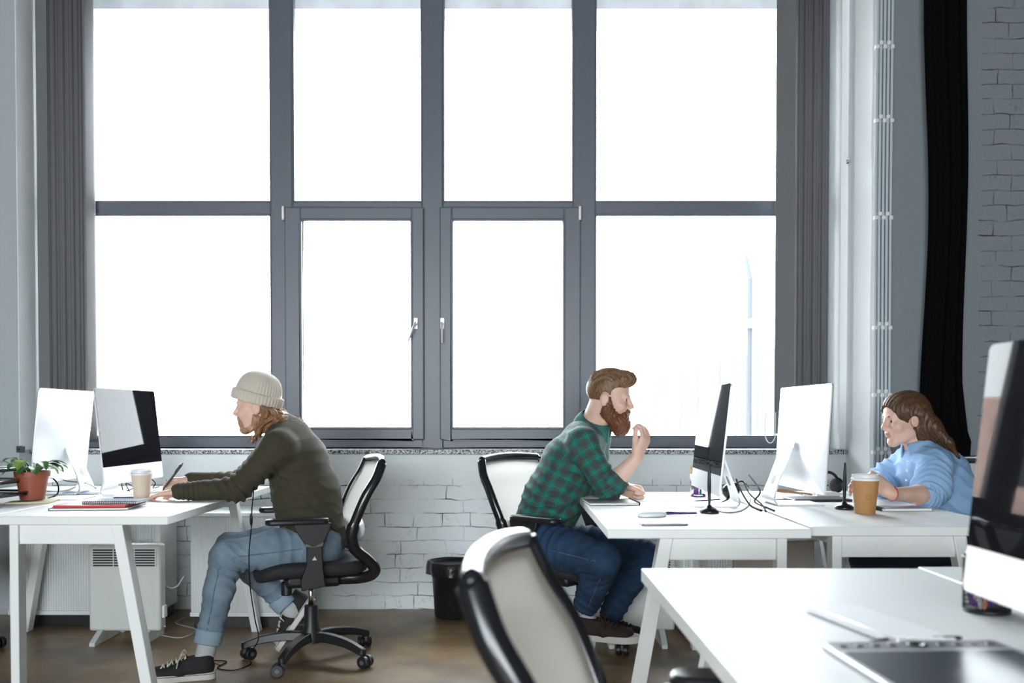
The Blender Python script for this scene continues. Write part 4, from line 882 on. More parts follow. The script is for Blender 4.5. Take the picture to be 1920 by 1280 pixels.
# ------------------------------------------------------------------ organic surfaces: rounded forms blended in a distance field, then skinned
def V3(p): return np.array([p[0], p[1], p[2]], dtype=np.float64)
def nrm(v): v = np.asarray(v, float); return v / (np.linalg.norm(v) + 1e-12)
def smin(a, b, k):
    h = np.clip(0.5 + 0.5 * (b - a) / k, 0, 1)
    return b + (a - b) * h - k * h * (1 - h)
class Field:
    def __init__(s, lo, hi, h):
        s.lo = np.array(lo, float); s.h = h
        n = np.ceil((np.array(hi) - s.lo) / h).astype(int) + 1
        s.n = n; s.f = np.full(n, 0.5, np.float32)
        s.ax = [(s.lo[i] + h * np.arange(n[i])).astype(np.float32) for i in range(3)]
    def blk(s, lo, hi):
        a = np.clip(np.floor((lo - s.lo) / s.h).astype(int), 0, s.n - 1); b = np.clip(np.ceil((hi - s.lo) / s.h).astype(int) + 1, a + 1, s.n)
        sl = tuple(slice(a[i], b[i]) for i in range(3))
        X, Y, Z = (s.ax[i][sl[i]] for i in range(3))
        return sl, X[:, None, None], Y[None, :, None], Z[None, None, :]
    def put(s, sl, d, k, op):
        d = d.astype(np.float32)
        if op == '+': s.f[sl] = smin(s.f[sl], d, k)
        elif op == '-': s.f[sl] = -smin(-s.f[sl], d, k)
        elif op == '&': s.f[sl] = -smin(-s.f[sl], -d, k)
    def cap(s, a, b, ra, rb=None, k=0.02, op='+', u=None):
        """tapered rounded limb a->b; ra, rb radii, or (radius along u, radius across) pairs for oval sections"""
        a, b = V3(a), V3(b); rb = ra if rb is None else rb
        ra = ra if isinstance(ra, (tuple, list)) else (ra, ra); rb = rb if isinstance(rb, (tuple, list)) else (rb, rb)
        rm = max(ra + rb if isinstance(ra, tuple) else list(ra) + list(rb)); pad = rm + k + 4 * s.h
        sl, X, Y, Z = s.blk(np.minimum(a, b) - pad, np.maximum(a, b) + pad)
        w = b - a; L = np.linalg.norm(w); w = w / L if L > 1e-6 else np.array([0, 0, 1.0])
        u = np.array(u, float) if u is not None else (np.array([0, 0, 1.0]) if abs(w[2]) < 0.9 else np.array([1.0, 0, 0]))
        u = nrm(u - w * u.dot(w)); v = np.cross(w, u)
        px, py, pz = X - a[0], Y - a[1], Z - a[2]
        pw = px * w[0] + py * w[1] + pz * w[2]; pu = px * u[0] + py * u[1] + pz * u[2]; pv = px * v[0] + py * v[1] + pz * v[2]
        t = np.clip(pw / max(L, 1e-6), 0, 1); rw = pw - t * L
        r1 = ra[0] + (rb[0] - ra[0]) * t; r2 = ra[1] + (rb[1] - ra[1]) * t; r3 = np.minimum(r1, r2)
        k0 = np.sqrt((pu / r1) ** 2 + (pv / r2) ** 2 + (rw / r3) ** 2); k1 = np.sqrt((pu / r1 ** 2) ** 2 + (pv / r2 ** 2) ** 2 + (rw / r3 ** 2) ** 2) + 1e-6
        s.put(sl, k0 * (k0 - 1) / k1, k, op)
    def ell(s, c, r, M=None, k=0.02, op='+'):
        """ellipsoid; M columns = its axes"""
        c = V3(c); r = np.array(r, float); pad = r.max() + k + 4 * s.h
        sl, X, Y, Z = s.blk(c - pad, c + pad)
        A = np.eye(3) if M is None else np.asarray(M)
        q = [(X - c[0]) * A[0, i] + (Y - c[1]) * A[1, i] + (Z - c[2]) * A[2, i] for i in range(3)]
        k0 = np.sqrt(sum((q[i] / r[i]) ** 2 for i in range(3))); k1 = np.sqrt(sum((q[i] / r[i] ** 2) ** 2 for i in range(3))) + 1e-6
        s.put(sl, k0 * (k0 - 1) / k1, k, op)
    def plane(s, c, n, k=0.004):
        """keep the side the normal n points away from"""
        c, n = V3(c), nrm(n)
        d = (s.ax[0] - c[0])[:, None, None] * n[0] + (s.ax[1] - c[1])[None, :, None] * n[1] + (s.ax[2] - c[2])[None, None, :] * n[2]
        s.put((slice(None),) * 3, d, k, '&')
    def mesh(s, smooth=2):
        f = s.f.copy(); f[0] = f[-1] = 0.5; f[:, 0] = f[:, -1] = 0.5; f[:, :, 0] = f[:, :, -1] = 0.5
        ins = f < 0; nx, ny, nz = f.shape
        c = np.zeros((nx - 1, ny - 1, nz - 1), np.int8)
        for i in (0, 1):
            for j in (0, 1):
                for k in (0, 1): c += ins[i:nx - 1 + i, j:ny - 1 + j, k:nz - 1 + k]
        act = np.argwhere((c > 0) & (c < 8)); idx = np.full(c.shape, -1, np.int64); idx[tuple(act.T)] = np.arange(len(act))
        C = {(i, j, k): f[act[:, 0] + i, act[:, 1] + j, act[:, 2] + k] for i in (0, 1) for j in (0, 1) for k in (0, 1)}
        acc = np.zeros((len(act), 3)); cnt = np.zeros(len(act))
        for ax in range(3):
            for o in [(i, j) for i in (0, 1) for j in (0, 1)]:
                p = list(o); p.insert(ax, 0); q = list(o); q.insert(ax, 1)
                fa, fb = C[tuple(p)], C[tuple(q)]; m = (fa < 0) != (fb < 0)
                t = np.where(m, fa / np.where(m, fa - fb, 1), 0)
                pt = np.tile(np.array(p, float), (len(act), 1)); pt[:, ax] += t
                acc[m] += pt[m]; cnt[m] += 1
        v = s.lo + s.h * (act + acc / cnt[:, None])
        F = []
        for ax in range(3):
            a_ = [slice(None)] * 3; b_ = [slice(None)] * 3; a_[ax] = slice(0, -1); b_[ax] = slice(1, None)
            A, B = ins[tuple(a_)], ins[tuple(b_)]
            e = np.argwhere(A != B)
            if not len(e): continue
            o1, o2 = [(1, 2), (2, 0), (0, 1)][ax]
            e = e[(e[:, o1] > 0) & (e[:, o2] > 0) & (e[:, o1] < f.shape[o1] - 1) & (e[:, o2] < f.shape[o2] - 1)]
            fl = A[tuple(e.T)]
            qs = []
            for d1, d2 in ((-1, -1), (0, -1), (0, 0), (-1, 0)):
                g = e.copy(); g[:, o1] += d1; g[:, o2] += d2; qs.append(idx[tuple(g.T)])
            q = np.stack(qs, 1); q[~fl] = q[~fl][:, ::-1]; F.append(q)
        F = np.concatenate(F)
        F = F[(F >= 0).all(1)]
        for _ in range(smooth): v = v + 0.5 * (lap(v, F) - v)
        return v, F
def lap(v, F):
    E = np.concatenate([F[:, [0, 1]], F[:, [1, 2]], F[:, [2, 3]], F[:, [3, 0]]]); n = len(v)
    w = np.bincount(E[:, 0], minlength=n).astype(float) + np.bincount(E[:, 1], minlength=n)
    out = np.empty_like(v)
    for i in range(3):
        out[:, i] = (np.bincount(E[:, 0], v[E[:, 1], i], n) + np.bincount(E[:, 1], v[E[:, 0], i], n)) / np.maximum(w, 1)
    return out
def normals(v, F):
    n = np.cross(v[F[:, 2]] - v[F[:, 0]], v[F[:, 3]] - v[F[:, 1]]); N = np.zeros_like(v)
    for j in range(4):
        for i in range(3): N[:, i] += np.bincount(F[:, j], n[:, i], len(v))
    return N / (np.linalg.norm(N, axis=1, keepdims=True) + 1e-12)
def displace(v, F, fn): return v + normals(v, F) * fn(v)[:, None]
def biggest(v, F):
    """drop stray islands"""
    lab = np.arange(len(v))
    for _ in range(200):
        m = lab[F].min(1); l2 = lab.copy()
        for j in range(4): np.minimum.at(l2, F[:, j], m)
        l2 = l2[l2]
        if (l2 == lab).all(): break
        lab = l2
    u, c = np.unique(lab, return_counts=True); keep = lab == u[c.argmax()]
    mp = np.cumsum(keep) - 1
    return v[keep], mp[F[keep[F].all(1)]]
def skin_mesh(name, v, F, mats, parent, uv=None, midx=None):
    og = np.array(parent.location); me = bpy.data.meshes.new(name)
    me.vertices.add(len(v)); me.vertices.foreach_set('co', (v - og).astype(np.float32).ravel())
    me.loops.add(F.size); me.loops.foreach_set('vertex_index', F.astype(np.int32).ravel())
    me.polygons.add(len(F)); me.polygons.foreach_set('loop_start', (np.arange(len(F)) * 4).astype(np.int32)); me.polygons.foreach_set('loop_total', np.full(len(F), 4, np.int32))
    for m in (mats if isinstance(mats, list) else [mats]): me.materials.append(m)
    if midx is not None: me.polygons.foreach_set('material_index', midx.astype(np.int32))
    me.polygons.foreach_set('use_smooth', np.ones(len(F), bool))
    if uv is not None:
        l = me.uv_layers.new(name='UVMap'); l.data.foreach_set('uv', uv[F.ravel()].astype(np.float32).ravel())
    me.update(calc_edges=True); me.validate()
    o = bpy.data.objects.new(name, me); col.objects.link(o); o.parent = parent
    return o
def limb_uv(v, limbs):
    """cloth coordinates: u round the limb, v along it"""
    best = np.full(len(v), 1e9); uv = np.zeros((len(v), 2))
    for i, (a, b, r, ref) in enumerate(limbs):
        a, b = V3(a), V3(b); w = b - a; L = np.linalg.norm(w); w /= L; u = nrm(np.array(ref, float) - w * np.dot(ref, w)); x = np.cross(w, u)
        p = v - a; t = p @ w; pu, pv = p @ u, p @ x
        d = np.sqrt(pu ** 2 + pv ** 2 + (t - np.clip(t, 0, L)) ** 2) / r
        m = d < best; best[m] = d[m]
        uv[m] = np.stack([np.arctan2(pv, pu) * r + i * 0.013, t + i * .02], 1)[m]
    return uv
def wrinkle(pts):
    """pts: list of (centre, direction across the folds, reach, amplitude, wavelength)"""
    def fn(v):
        d = np.zeros(len(v))
        for c, dr, rad, amp, wl in pts:
            p = v - V3(c); q = p @ nrm(dr); r2 = (p ** 2).sum(1)
            side = np.cross(nrm(dr), [0.3, 0.5, 0.8]); s_ = p @ nrm(side)
            ph = 2 * np.pi * (q + 0.25 * wl * np.sin(s_ * 23 + c[0] * 9) + 0.18 * wl * np.sin(s_ * 51 + 2)) / wl
            d += 1.35 * amp * (np.abs(np.sin(ph / 2)) * -1 + 0.6) * np.exp(-r2 / rad ** 2)
        d += 0.0016 * np.sin(v[:, 0] * 41 + 3 * np.sin(v[:, 2] * 17)) * np.sin(v[:, 1] * 37 + v[:, 2] * 29)
        return d
    return fn

# ------------------------------------------------------------------ people
class Head:
    """ear-level centred head frame: x to the nose, y to the left ear, z to the crown"""
    def __init__(s, o, yaw, pitch, sc_=1.0, roll=0):
        s.o = V3(o); s.k = sc_
        M = Matrix.Rotation(yaw, 3, 'Z') @ Matrix.Rotation(pitch, 3, 'Y') @ Matrix.Rotation(roll, 3, 'X'); s.M = np.array(M)
    def p(s, x, y, z): return s.o + s.M @ (np.array([x, y, z]) * s.k)
    def local(s, v): return (v - s.o) @ s.M / s.k
    def ell(s, F, c, r, k=0.012, op='+'): F.ell(s.p(*c), np.array(r) * s.k, s.M, k, op)
    def cap(s, F, a, b, ra, rb=None, k=0.012, op='+', u=None):
        f = lambda r: tuple(q * s.k for q in r) if isinstance(r, tuple) else (None if r is None else r * s.k)
        F.cap(s.p(*a), s.p(*b), f(ra), f(rb), k, op, s.M @ np.array(u) if u is not None else None)
    def build(s, F, female=False):
        s.ell(F, (-0.012, 0, 0.045), (0.095, 0.074, 0.082))
        s.ell(F, (0.036, 0, 0.04), (0.055, 0.062, 0.062), 0.02)
        s.ell(F, (0.034, 0, -0.02), (0.060, 0.058, 0.080), 0.02)
        jw = 0.036 if female else 0.042
        s.cap(F, (0.0, 0.036, -0.062), (0.066, 0.012, -0.096), 0.028, 0.019, 0.025)
        s.cap(F, (0.0, -0.036, -0.062), (0.066, -0.012, -0.096), 0.028, 0.019, 0.025)
        s.ell(F, (0.074, 0, -0.098), (0.017, 0.02, 0.016), 0.018)
        s.cap(F, (0.081, -0.032, 0.022), (0.081, 0.032, 0.022), 0.0105 if female else 0.013, None, 0.014)
        for y in (-1, 1):
            s.ell(F, (0.064, y * 0.041, -0.022), (0.026, 0.022, 0.022), 0.02)
            s.ell(F, (0.0965, y * 0.031, 0.004), (0.0135, 0.017, 0.0115), 0.008, '-')
            s.ell(F, (0.0745, y * 0.031, 0.004), (0.0148, 0.0155, 0.0148), 0.003)      # lids over the eyeball
            s.cap(F, (0.0895, y * 0.020, 0.0022), (0.0875, y * 0.041, 0.0022), 0.0034, 0.0028, 0.002, '-')
            s.ell(F, (-0.004, y * 0.076, -0.004), (0.021, 0.0085, 0.032), 0.006)
            s.ell(F, (0.002, y * 0.086, 0.0), (0.012, 0.006, 0.019), 0.003, '-')
            s.ell(F, (0.099, y * 0.0115, -0.030), (0.012, 0.0085, 0.0085), 0.006)
        s.cap(F, (0.090, 0, 0.018), (0.1115, 0, -0.020), 0.0085, 0.0105, 0.008)
        s.ell(F, (0.1125, 0, -0.0235), (0.0105, 0.0105, 0.009), 0.006)
        s.ell(F, (0.086, 0, -0.045), (0.014, 0.026, 0.016), 0.012)
        s.cap(F, (0.0925, -0.018, -0.0555), (0.0925, 0.018, -0.0555), 0.0058, None, 0.006); s.ell(F, (0.0975, 0, -0.054), (0.007, 0.013, 0.0065), 0.004)
        s.cap(F, (0.091, -0.015, -0.0675), (0.091, 0.015, -0.0675), 0.0062, None, 0.006); s.ell(F, (0.0955, 0, -0.067), (0.007, 0.012, 0.0065), 0.004)
        s.cap(F, (0.102, -0.02, -0.0608), (0.102, 0.02, -0.0608), 0.0024, None, 0.003, '-')
    def eyes(s, parent):
        for y in (-1, 1):
            c = Vector(s.p(0.0755, y * 0.031, 0.004)) - parent.location
            o = MB().ell(c, 0.0142 * s.k, 16, 12).build('eye', eye_m, parent, smooth=True)
            d = Vector(s.M @ np.array([1, 0, 0])); ic_ = c + d * 0.0106 * s.k
            q = d.to_track_quat('Z', 'Y').to_matrix().to_4x4(); q.translation = ic_
            MB().lathe([(0.0, 0.0042), (0.0035, 0.0039), (0.0065, 0.0025), (0.0066, 0.0)], 16, q).build('iris', iris_m, o, smooth=True)
    def brows(s, parent, m, thick=0.0042):
        for y in (-1, 1):
            P = [Vector(s.p(0.0945 - 0.30 * (t - .25) ** 2 * .1 - .022 * t * t, y * (0.014 + 0.036 * t), 0.0250 + 0.0045 * math.sin(t * 3.0) - 0.004 * t)) - parent.location for t in [k / 7 for k in range(8)]]
            MB().tube(P, [thick * q for q in (.6, 1, 1.1, 1.1, 1, .85, .6, .3)], 8, 0.8).build('eyebrow', m, parent, smooth=True)
    def lipfaces(s, v, F):
        L = s.local(v[F].mean(1))
        return ((L[:, 0] > 0.088) & (np.abs(L[:, 1]) < 0.021) & (L[:, 2] < -0.0495) & (L[:, 2] > -0.0735)).astype(int)

def hand(F, wrist, f, palm, right, curls, thumb=(0.55, 0.75, 0.35), spread=0.06, sc_=1.0, tcurl=0.3):
    w = V3(wrist); f = nrm(f); p = nrm(np.array(palm, float) - f * np.dot(palm, f)); lat = np.cross(f, p) * (1 if right else -1)
    S = sc_
    F.cap(w - f * 0.01, w + f * 0.025 * S, (0.027 * S, 0.020 * S), (0.031 * S, 0.017 * S), 0.012, '+', lat)
    F.cap(w + f * 0.025 * S, w + f * 0.080 * S, (0.032 * S, 0.015 * S), (0.040 * S, 0.0125 * S), 0.012, '+', lat)
    tips = []
    for i in range(4):
        b = w + f * (0.089 - (0.002, 0, 0.004, 0.012)[i]) * S + lat * (0.0305 - 0.0200 * i) * S
        L = (0.068, 0.076, 0.070, 0.056)[i] * S; r = (0.0088, 0.0090, 0.0086, 0.0076)[i] * S
        F.cap(w + f * 0.05 * S + lat * (0.022 - 0.0145 * i) * S, b, 0.011 * S, r * 1.08, 0.008)
        a = 0.0; q = b
        for j, fr in enumerate((0.46, 0.31, 0.23)):
            a += curls[i] * (0.8, 1.1, 0.7)[j]
            d = nrm(math.cos(a) * f + math.sin(a) * p + lat * spread * (1.5 - i))
            e = q + d * L * fr; F.cap(q, e, r * (1, .95, .88)[j], r * (.95, .88, .76)[j], 0.0025); q = e
        tips.append(q)
    b = w + f * 0.022 * S + lat * 0.022 * S + p * 0.006 * S
    d1 = nrm(thumb[0] * f + thumb[1] * lat + thumb[2] * p); e1 = b + d1 * 0.044 * S
    d2 = nrm(d1 * (1 - tcurl) + f * tcurl * 1.4 + p * tcurl * 0.3); e2 = e1 + d2 * 0.033 * S
    d3 = nrm(d2 * 0.7 + f * 0.4 + p * tcurl * 0.4); e3 = e2 + d3 * 0.024 * S
    F.cap(b, e1, 0.0155 * S, 0.0118 * S, 0.012); F.cap(e1, e2, 0.0112 * S, 0.0102 * S, 0.004); F.cap(e2, e3, 0.0102 * S, 0.0078 * S, 0.003)
    return tips + [e3]
def bbox(pts, pad): A = np.array([V3(p) for p in pts]); return A.min(0) - pad, A.max(0) + pad

# one sneaker shape in its own frame: x to the toe, sole on z=0, heel at x=0
def shoe(parent, heel, toe, up, mats, side, name='shoe', caps=True, L=0.29, open_up=None):
    upper, sole_m, cap_m, lace_m = mats
    x = (Vector(toe) - Vector(heel)).normalized(); z = Vector(up) - x * x.dot(Vector(up)); z.normalize(); y = z.cross(x)
    M = Matrix((x, y, z)).transposed().to_4x4(); M.translation = Vector(heel)
    F = Field((-0.03, -0.075, 0.0), (0.33, 0.075, 0.17), 0.004)
    F.cap((0.045, 0, 0.045), (0.14, 0, 0.046), (0.036, 0.040), (0.040, 0.036), 0.02, u=(0, 1, 0)); F.cap((0.14, 0, 0.040), (0.235, 0, 0.036), (0.046, 0.034), (0.043, 0.024), 0.02, u=(0, 1, 0))
    F.cap((0.045, 0, 0.05), (0.05, 0, 0.098), (0.034, 0.04), (0.036, 0.043), 0.02, u=(0, 1, 0)); F.cap((0.09, 0, 0.05), (0.10, 0, 0.088), (0.030, 0.03), (0.028, 0.03), 0.03, u=(0, 1, 0))
    F.plane((0, 0, 0.018), (0, 0, -1)); F.plane((0.05, 0, 0.10), (0.15, 0, 1))
    def emit(F, nm, m, par):
        v, Q = F.mesh(1); v = np.array([(M @ Vector(p))[:] for p in v]); return skin_mesh(nm, v, Q, m, par) if par is parent else skin_child(nm, v, Q, m, par)
    def skin_child(nm, v, Q, m, par):
        o = skin_mesh(nm, v, Q, m, parent); o.parent = par; return o
    sh = emit(F, name, upper, parent)
    out = curve_pts([(0.0, -0.02, 0), (0.03, -0.037, 0), (0.10, -0.037, 0), (0.18, -0.047, 0), (0.24, -0.045, 0), (0.283, -0.02, 0), (0.288, 0.008, 0), (0.255, 0.04, 0), (0.18, 0.047, 0), (0.10, 0.038, 0), (0.03, 0.037, 0), (0.0, 0.02, 0), (0.0, -0.02, 0)], 4)[:-1]
    og = parent.location
    T = Matrix.Translation(-og) @ M
    MB().prism([(p.x, p.y) for p in out], 0.0, 0.030, 'XY', T).build('sole', sole_m, sh, bevel=0.003)
    b = MB().prism([(p.x * 1.004 - .001, p.y * 1.02) for p in out], 0.024, 0.0262, 'XY', T); b.build('foxing_stripe', upper if caps else sole_m, sh)
    if caps:
        F = Field((0.19, -0.06, 0.0), (0.32, 0.06, 0.09), 0.003); F.cap((0.20, 0, 0.038), (0.240, 0, 0.036), (0.046, 0.030), (0.0445, 0.026), 0.01, u=(0, 1, 0)); F.plane((0, 0, 0.02), (0, 0, -1)); F.plane((0.232, 0, 0), (-1, 0, 0.3))
        emit(F, 'toe_cap', cap_m, sh)
    b = MB()
    for i in range(6):
        q = i / 5; xx = 0.115 + 0.085 * q; zz = 0.100 - 0.034 * q
        b.tube([T @ Vector((xx, -0.026, zz - 0.008)), T @ Vector((xx + 0.006, 0, zz + 0.003)), T @ Vector((xx + 0.014 * (1 if i % 2 else .3), 0.026, zz - 0.008))], 0.0034, 6)
        b.tube([T @ Vector((xx + .012, -0.024, zz - 0.010)), T @ Vector((xx + 0.006, 0, zz + 0.005)), T @ Vector((xx, 0.024, zz - 0.006))], 0.003, 6)
    for sg in (-1, 1):
        b.tube([T @ p for p in curve_pts([(0.115, 0, 0.105), (0.125, sg * 0.03, 0.118), (0.14, sg * 0.045, 0.095), (0.122, sg * 0.02, 0.10)], 5)], 0.0024, 6)
        b.tube([T @ p for p in curve_pts([(0.115, 0, 0.105), (0.14, sg * 0.035, 0.098), (0.15, sg * 0.052, 0.06)], 5)], 0.0024, 6)
    b.build('shoelace', lace_m, sh, smooth=True)
    return sh
VOX = 0.0038
olive = mat('olive_knit_cotton', (0.046, 0.039, 0.022), 0.9, bump=(320, 0.25, 0.002), sheen=0.03)
denim_l = mat('washed_light_denim', (0.14, 0.195, 0.255), 0.9, bump=(420, 0.3, 0.002), var=((0.21, 0.28, 0.345), 14))
denim_d = mat('dark_indigo_denim', (0.011, 0.034, 0.078), 0.9, bump=(420, 0.3, 0.002), var=((0.02, 0.06, 0.135), 11))
cuff_m = mat('turned_up_denim', (0.27, 0.36, 0.44), 0.9, bump=(420, 0.3, 0.002))
sock_m = mat('grey_cotton_sock', (0.48, 0.48, 0.49), 0.9, bump=(300, 0.3, 0.002))
canvas = mat('black_canvas', (0.014, 0.014, 0.016), 0.8, bump=(350, .3, .002)); brown_sh = mat('dark_brown_suede', (0.028, 0.015, 0.011), 0.85)
rubber = mat('off_white_rubber', (0.62, 0.60, 0.55), 0.6); lace_w = mat('cream_lace', (0.6, 0.55, 0.46), 0.8); lace_b = mat('brown_lace', (0.03, 0.018, 0.014), 0.8)
denim_sh = mat('light_blue_chambray', (0.25, 0.42, 0.66), 0.9, bump=(360, 0.3, 0.002), var=((0.31, 0.48, 0.71), 9))
navy = mat('navy_fabric', (0.012, 0.016, 0.035), 0.85)

# ---------- the man in the beanie (faces -x, his left side to the camera)
def man_beanie():
    H = Head(at(486, 763, 4.12), R(180 + 2), R(4), 0.98)
    J = dict(pel=at(592, 1003, 4.11), wai=at(575, 928, 4.12), che=at(556, 862, 4.12), upp=at(541, 822, 4.12), nek=at(524, 797, 4.12),
             shN=at(524, 838, 3.935), shF=at(522, 832, 4.31), elN=at(446, 916, 3.93), elF=at(452, 905, 4.34), wrN=at(338, 921, 3.86), wrF=at(360, 899, 4.36),
             hiN=at(592, 1020, 4.02), hiF=at(590, 1012, 4.22), knN=at(424, 1043, 3.87), knF=at(432, 1026, 4.19), anN=at(386, 1222, 3.80), anF=at(548, 1146, 4.20))
    J = {k: V3(v) for k, v in J.items()}; S = np.array([0.05, -1, 0])
    root = thing('person', 'man in beige beanie and dark olive sweater writing at the left desk', 'person', (J['pel'][0], J['pel'][1], 0.46))
    lo, hi = bbox(list(J.values()) + [H.o, J['wrN'] + [-.22, 0, 0], H.o + [-.14, 0, .15]], 0.17)
    F = Field(lo, hi, VOX)
    H.build(F)
    F.cap(H.p(-0.03, 0, -0.05), J['nek'], 0.054, 0.060, 0.02); F.cap(J['nek'], J['upp'], 0.06, 0.08, 0.03)
    F.cap(J['pel'], J['wai'], (0.15, 0.10), (0.13, 0.095), 0.04, u=S); F.cap(J['wai'], J['che'], (0.13, 0.095), (0.15, 0.10), 0.04, u=S); F.cap(J['che'], J['upp'], (0.15, 0.10), (0.14, 0.075), 0.04, u=S)
    for s_ in 'NF':
        F.cap(J['upp'], J['sh' + s_], 0.06, 0.05, 0.03); F.cap(J['sh' + s_], J['el' + s_], 0.046, 0.037, 0.02); F.cap(J['el' + s_], J['wr' + s_], 0.036, 0.024, 0.015)
        F.cap(J['hi' + s_], J['kn' + s_], 0.07, 0.05, 0.03); F.cap(J['kn' + s_], J['an' + s_], 0.05, 0.034, 0.02)
    hand(F, J['wrN'], (-0.97, 0.1, -0.13), (-.12, 0, -1), False, [0.22, 0.20, 0.22, 0.28], thumb=(0.75, 0.55, 0.12), spread=0.08)
    tips = hand(F, J['wrF'], (-0.93, -0.12, -0.1), (-.25, -0.35, -0.9), True, [0.62, 0.72, 0.85, 0.95], thumb=(0.8, 0.35, 0.45), spread=0.02, tcurl=0.35)
    for s_ in 'NF': F.cap(J['an' + s_], J['an' + s_] + np.array([-.10 if s_ == 'N' else -.03, 0, -.03 if s_ == 'N' else -.08]), 0.03, 0.025, 0.02)
    v, Q = biggest(*F.mesh(2)); skin_mesh('body', v, Q, [skin1, lip_m], root, midx=H.lipfaces(v, Q))
    H.eyes(root); hm = hair_mat('auburn_hair', (0.16, 0.07, 0.03), (0.34, 0.17, 0.08), 'Object'); H.brows(root, hm)
    # sweater
    F = Field(*bbox([J[k] for k in ('pel', 'wai', 'che', 'upp', 'nek', 'shN', 'shF', 'elN', 'elF', 'wrN', 'wrF')], 0.22), VOX)
    low = J['pel'] + np.array([0.005, 0, -0.02])
    F.cap(low, J['wai'], (0.195, 0.135), (0.185, 0.145), 0.04, u=S); F.cap(J['wai'], J['che'], (0.18, 0.145), (0.185, 0.135), 0.04, u=S); F.cap(J['che'], J['upp'], (0.185, 0.13), (0.16, 0.095), 0.04, u=S)
    F.cap(J['upp'], J['nek'], 0.085, 0.064, 0.03); F.cap(J['wai'] + np.array([-.03, 0, -.06]), J['pel'] + np.array([-0.045, 0, 0.03]), (0.15, 0.09), (0.15, 0.08), 0.04, u=S)
    for s_ in 'NF':
        F.cap(J['upp'], J['sh' + s_], 0.085, 0.072, 0.04); F.cap(J['sh' + s_], J['el' + s_], 0.070, 0.055, 0.03); F.cap(J['el' + s_], J['wr' + s_], 0.054, 0.036, 0.02)
        d = nrm(J['wr' + s_] - J['el' + s_]); F.cap(J['wr' + s_] - d * 0.05, J['wr' + s_] + d * 0.004, 0.036, 0.036, 0.006)
        F.plane(J['wr' + s_] + d * 0.012, d) if False else None
    F.plane(low + np.array([0, 0, -0.075]), (0.25, 0, -1), 0.01)
    v, Q = biggest(*F.mesh(2))
    v = displace(v, Q, wrinkle([(J['elN'], J['wrN'] - J['shN'], 0.11, 0.011, 0.034), (J['elF'], J['wrF'] - J['shF'], 0.10, 0.010, 0.034), (J['wrN'] + [.05, 0, 0], J['wrN'] - J['elN'], 0.06, 0.005, 0.02),
        (at(512, 900, 3.95), (0.5, 0, 1), 0.10, 0.010, 0.045), (at(560, 880, 3.98), (-0.3, 0, 1), 0.13, 0.005, 0.06), (at(590, 960, 3.98), (0.5, 0, 1), 0.14, 0.010, 0.055), (at(625, 990, 4.0), (0.6, 0, 0.6), 0.12, 0.010, 0.05), (at(530, 950, 4.0), (0.2, 0, 1), 0.08, 0.007, 0.035)]))
    sw = skin_mesh('sweater', v, Q, olive, root)
    # seam of the shoulder
    # jeans
    F = Field(*bbox([J[k] for k in ('hiN', 'hiF', 'knN', 'knF', 'anN', 'anF', 'pel')], 0.16), VOX)
    F.cap(J['hiN'], J['hiF'], 0.105, 0.105, 0.04); F.cap(J['pel'], J['pel'] + np.array([.01, 0, -.05]), (0.17, 0.115), (0.175, 0.12), 0.04, u=S)
    cuffs = {}
    for s_ in 'NF':
        a, k, b = J['hi' + s_], J['kn' + s_], J['an' + s_]; m = a + (k - a) * 0.45; c = k + (b - k) * 0.35; e = k + (b - k) * 0.90
        F.cap(a, m, 0.096, 0.086, 0.03); F.cap(m, k, 0.085, 0.067, 0.03); F.cap(k, c, 0.066, 0.063, 0.025); F.cap(c, e, 0.062, 0.050, 0.02)
        d = nrm(b - k); cuffs[s_] = (e, d)
    for s_ in 'NF':
        e, d = cuffs[s_]; F.cap(e + d * 0.01, e + d * 0.075, 0.055, 0.055, 0.004, '-')
    v, Q = biggest(*F.mesh(2))
    wr = []
    for s_ in 'NF':
        a, k, b = J['hi' + s_], J['kn' + s_], J['an' + s_]
        back = nrm((a - k) / np.linalg.norm(a - k) + (b - k) / np.linalg.norm(b - k))
        wr += [(k + back * 0.06, nrm(b - a), 0.085, 0.012, 0.034), (k + (b - k) * 0.75, b - k, 0.12, 0.006, 0.045), (a + (k - a) * .2, k - a, 0.12, 0.008, 0.05)]
    v = displace(v, Q, wrinkle(wr)); je = skin_mesh('jeans', v, Q, denim_l, root)
    for s_ in 'NF':
        e, d = cuffs[s_]; q = Vector(d).to_track_quat('Z', 'X').to_matrix().to_4x4(); q.translation = Vector(e) - root.location
        MB().lathe([(0.050, -0.052), (0.0555, -0.054), (0.057, -0.045), (0.0565, 0.004), (0.053, 0.008), (0.047, 0.003), (0.045, -0.03)], 28, q, wob=lambda a, i: 1 + 0.02 * math.sin(3 * a) + .01 * math.sin(7 * a + i)).build('turned_up_hem', cuff_m, je, smooth=True)
    # seam stitching down the near leg
    P = []
    for a, k in ((J['hiN'], J['knN']), (J['knN'], J['anN'])): P += [a + (k - a) * t for t in np.linspace(0.1, 0.85, 14)]
    b = MB()
    vv = v
    pts = []
    for p in P:
        cand = vv[vv[:, 1] < p[1] - 0.03]; c_ = cand[((cand - p)[:, [0, 2]] ** 2).sum(1).argmin()]; pts.append(Vector((p[0], c_[1], p[2])) - root.location)
    b.tube(curve_pts(pts, 4), 0.0030, 6).build('side_seam', mat('denim_seam', (0.12, 0.18, 0.25), 0.9), je, smooth=True)
    # shoes and socks
    sm = (canvas, rubber, rubber, lace_w)
    hN = at(404, 1262, 3.80); hN.z = 0.0; tN = at(292, 1278, 3.74); tN.z = 0.0
    sN = shoe(root, hN, tN, (0, 0, 1), sm, 1)
    tF = at(524, 1222, 4.19); tF.z = 0.004; up = Vector((-0.75, 0, 0.65)); dr = Vector((-0.55, -0.12, -0.82)).normalized()
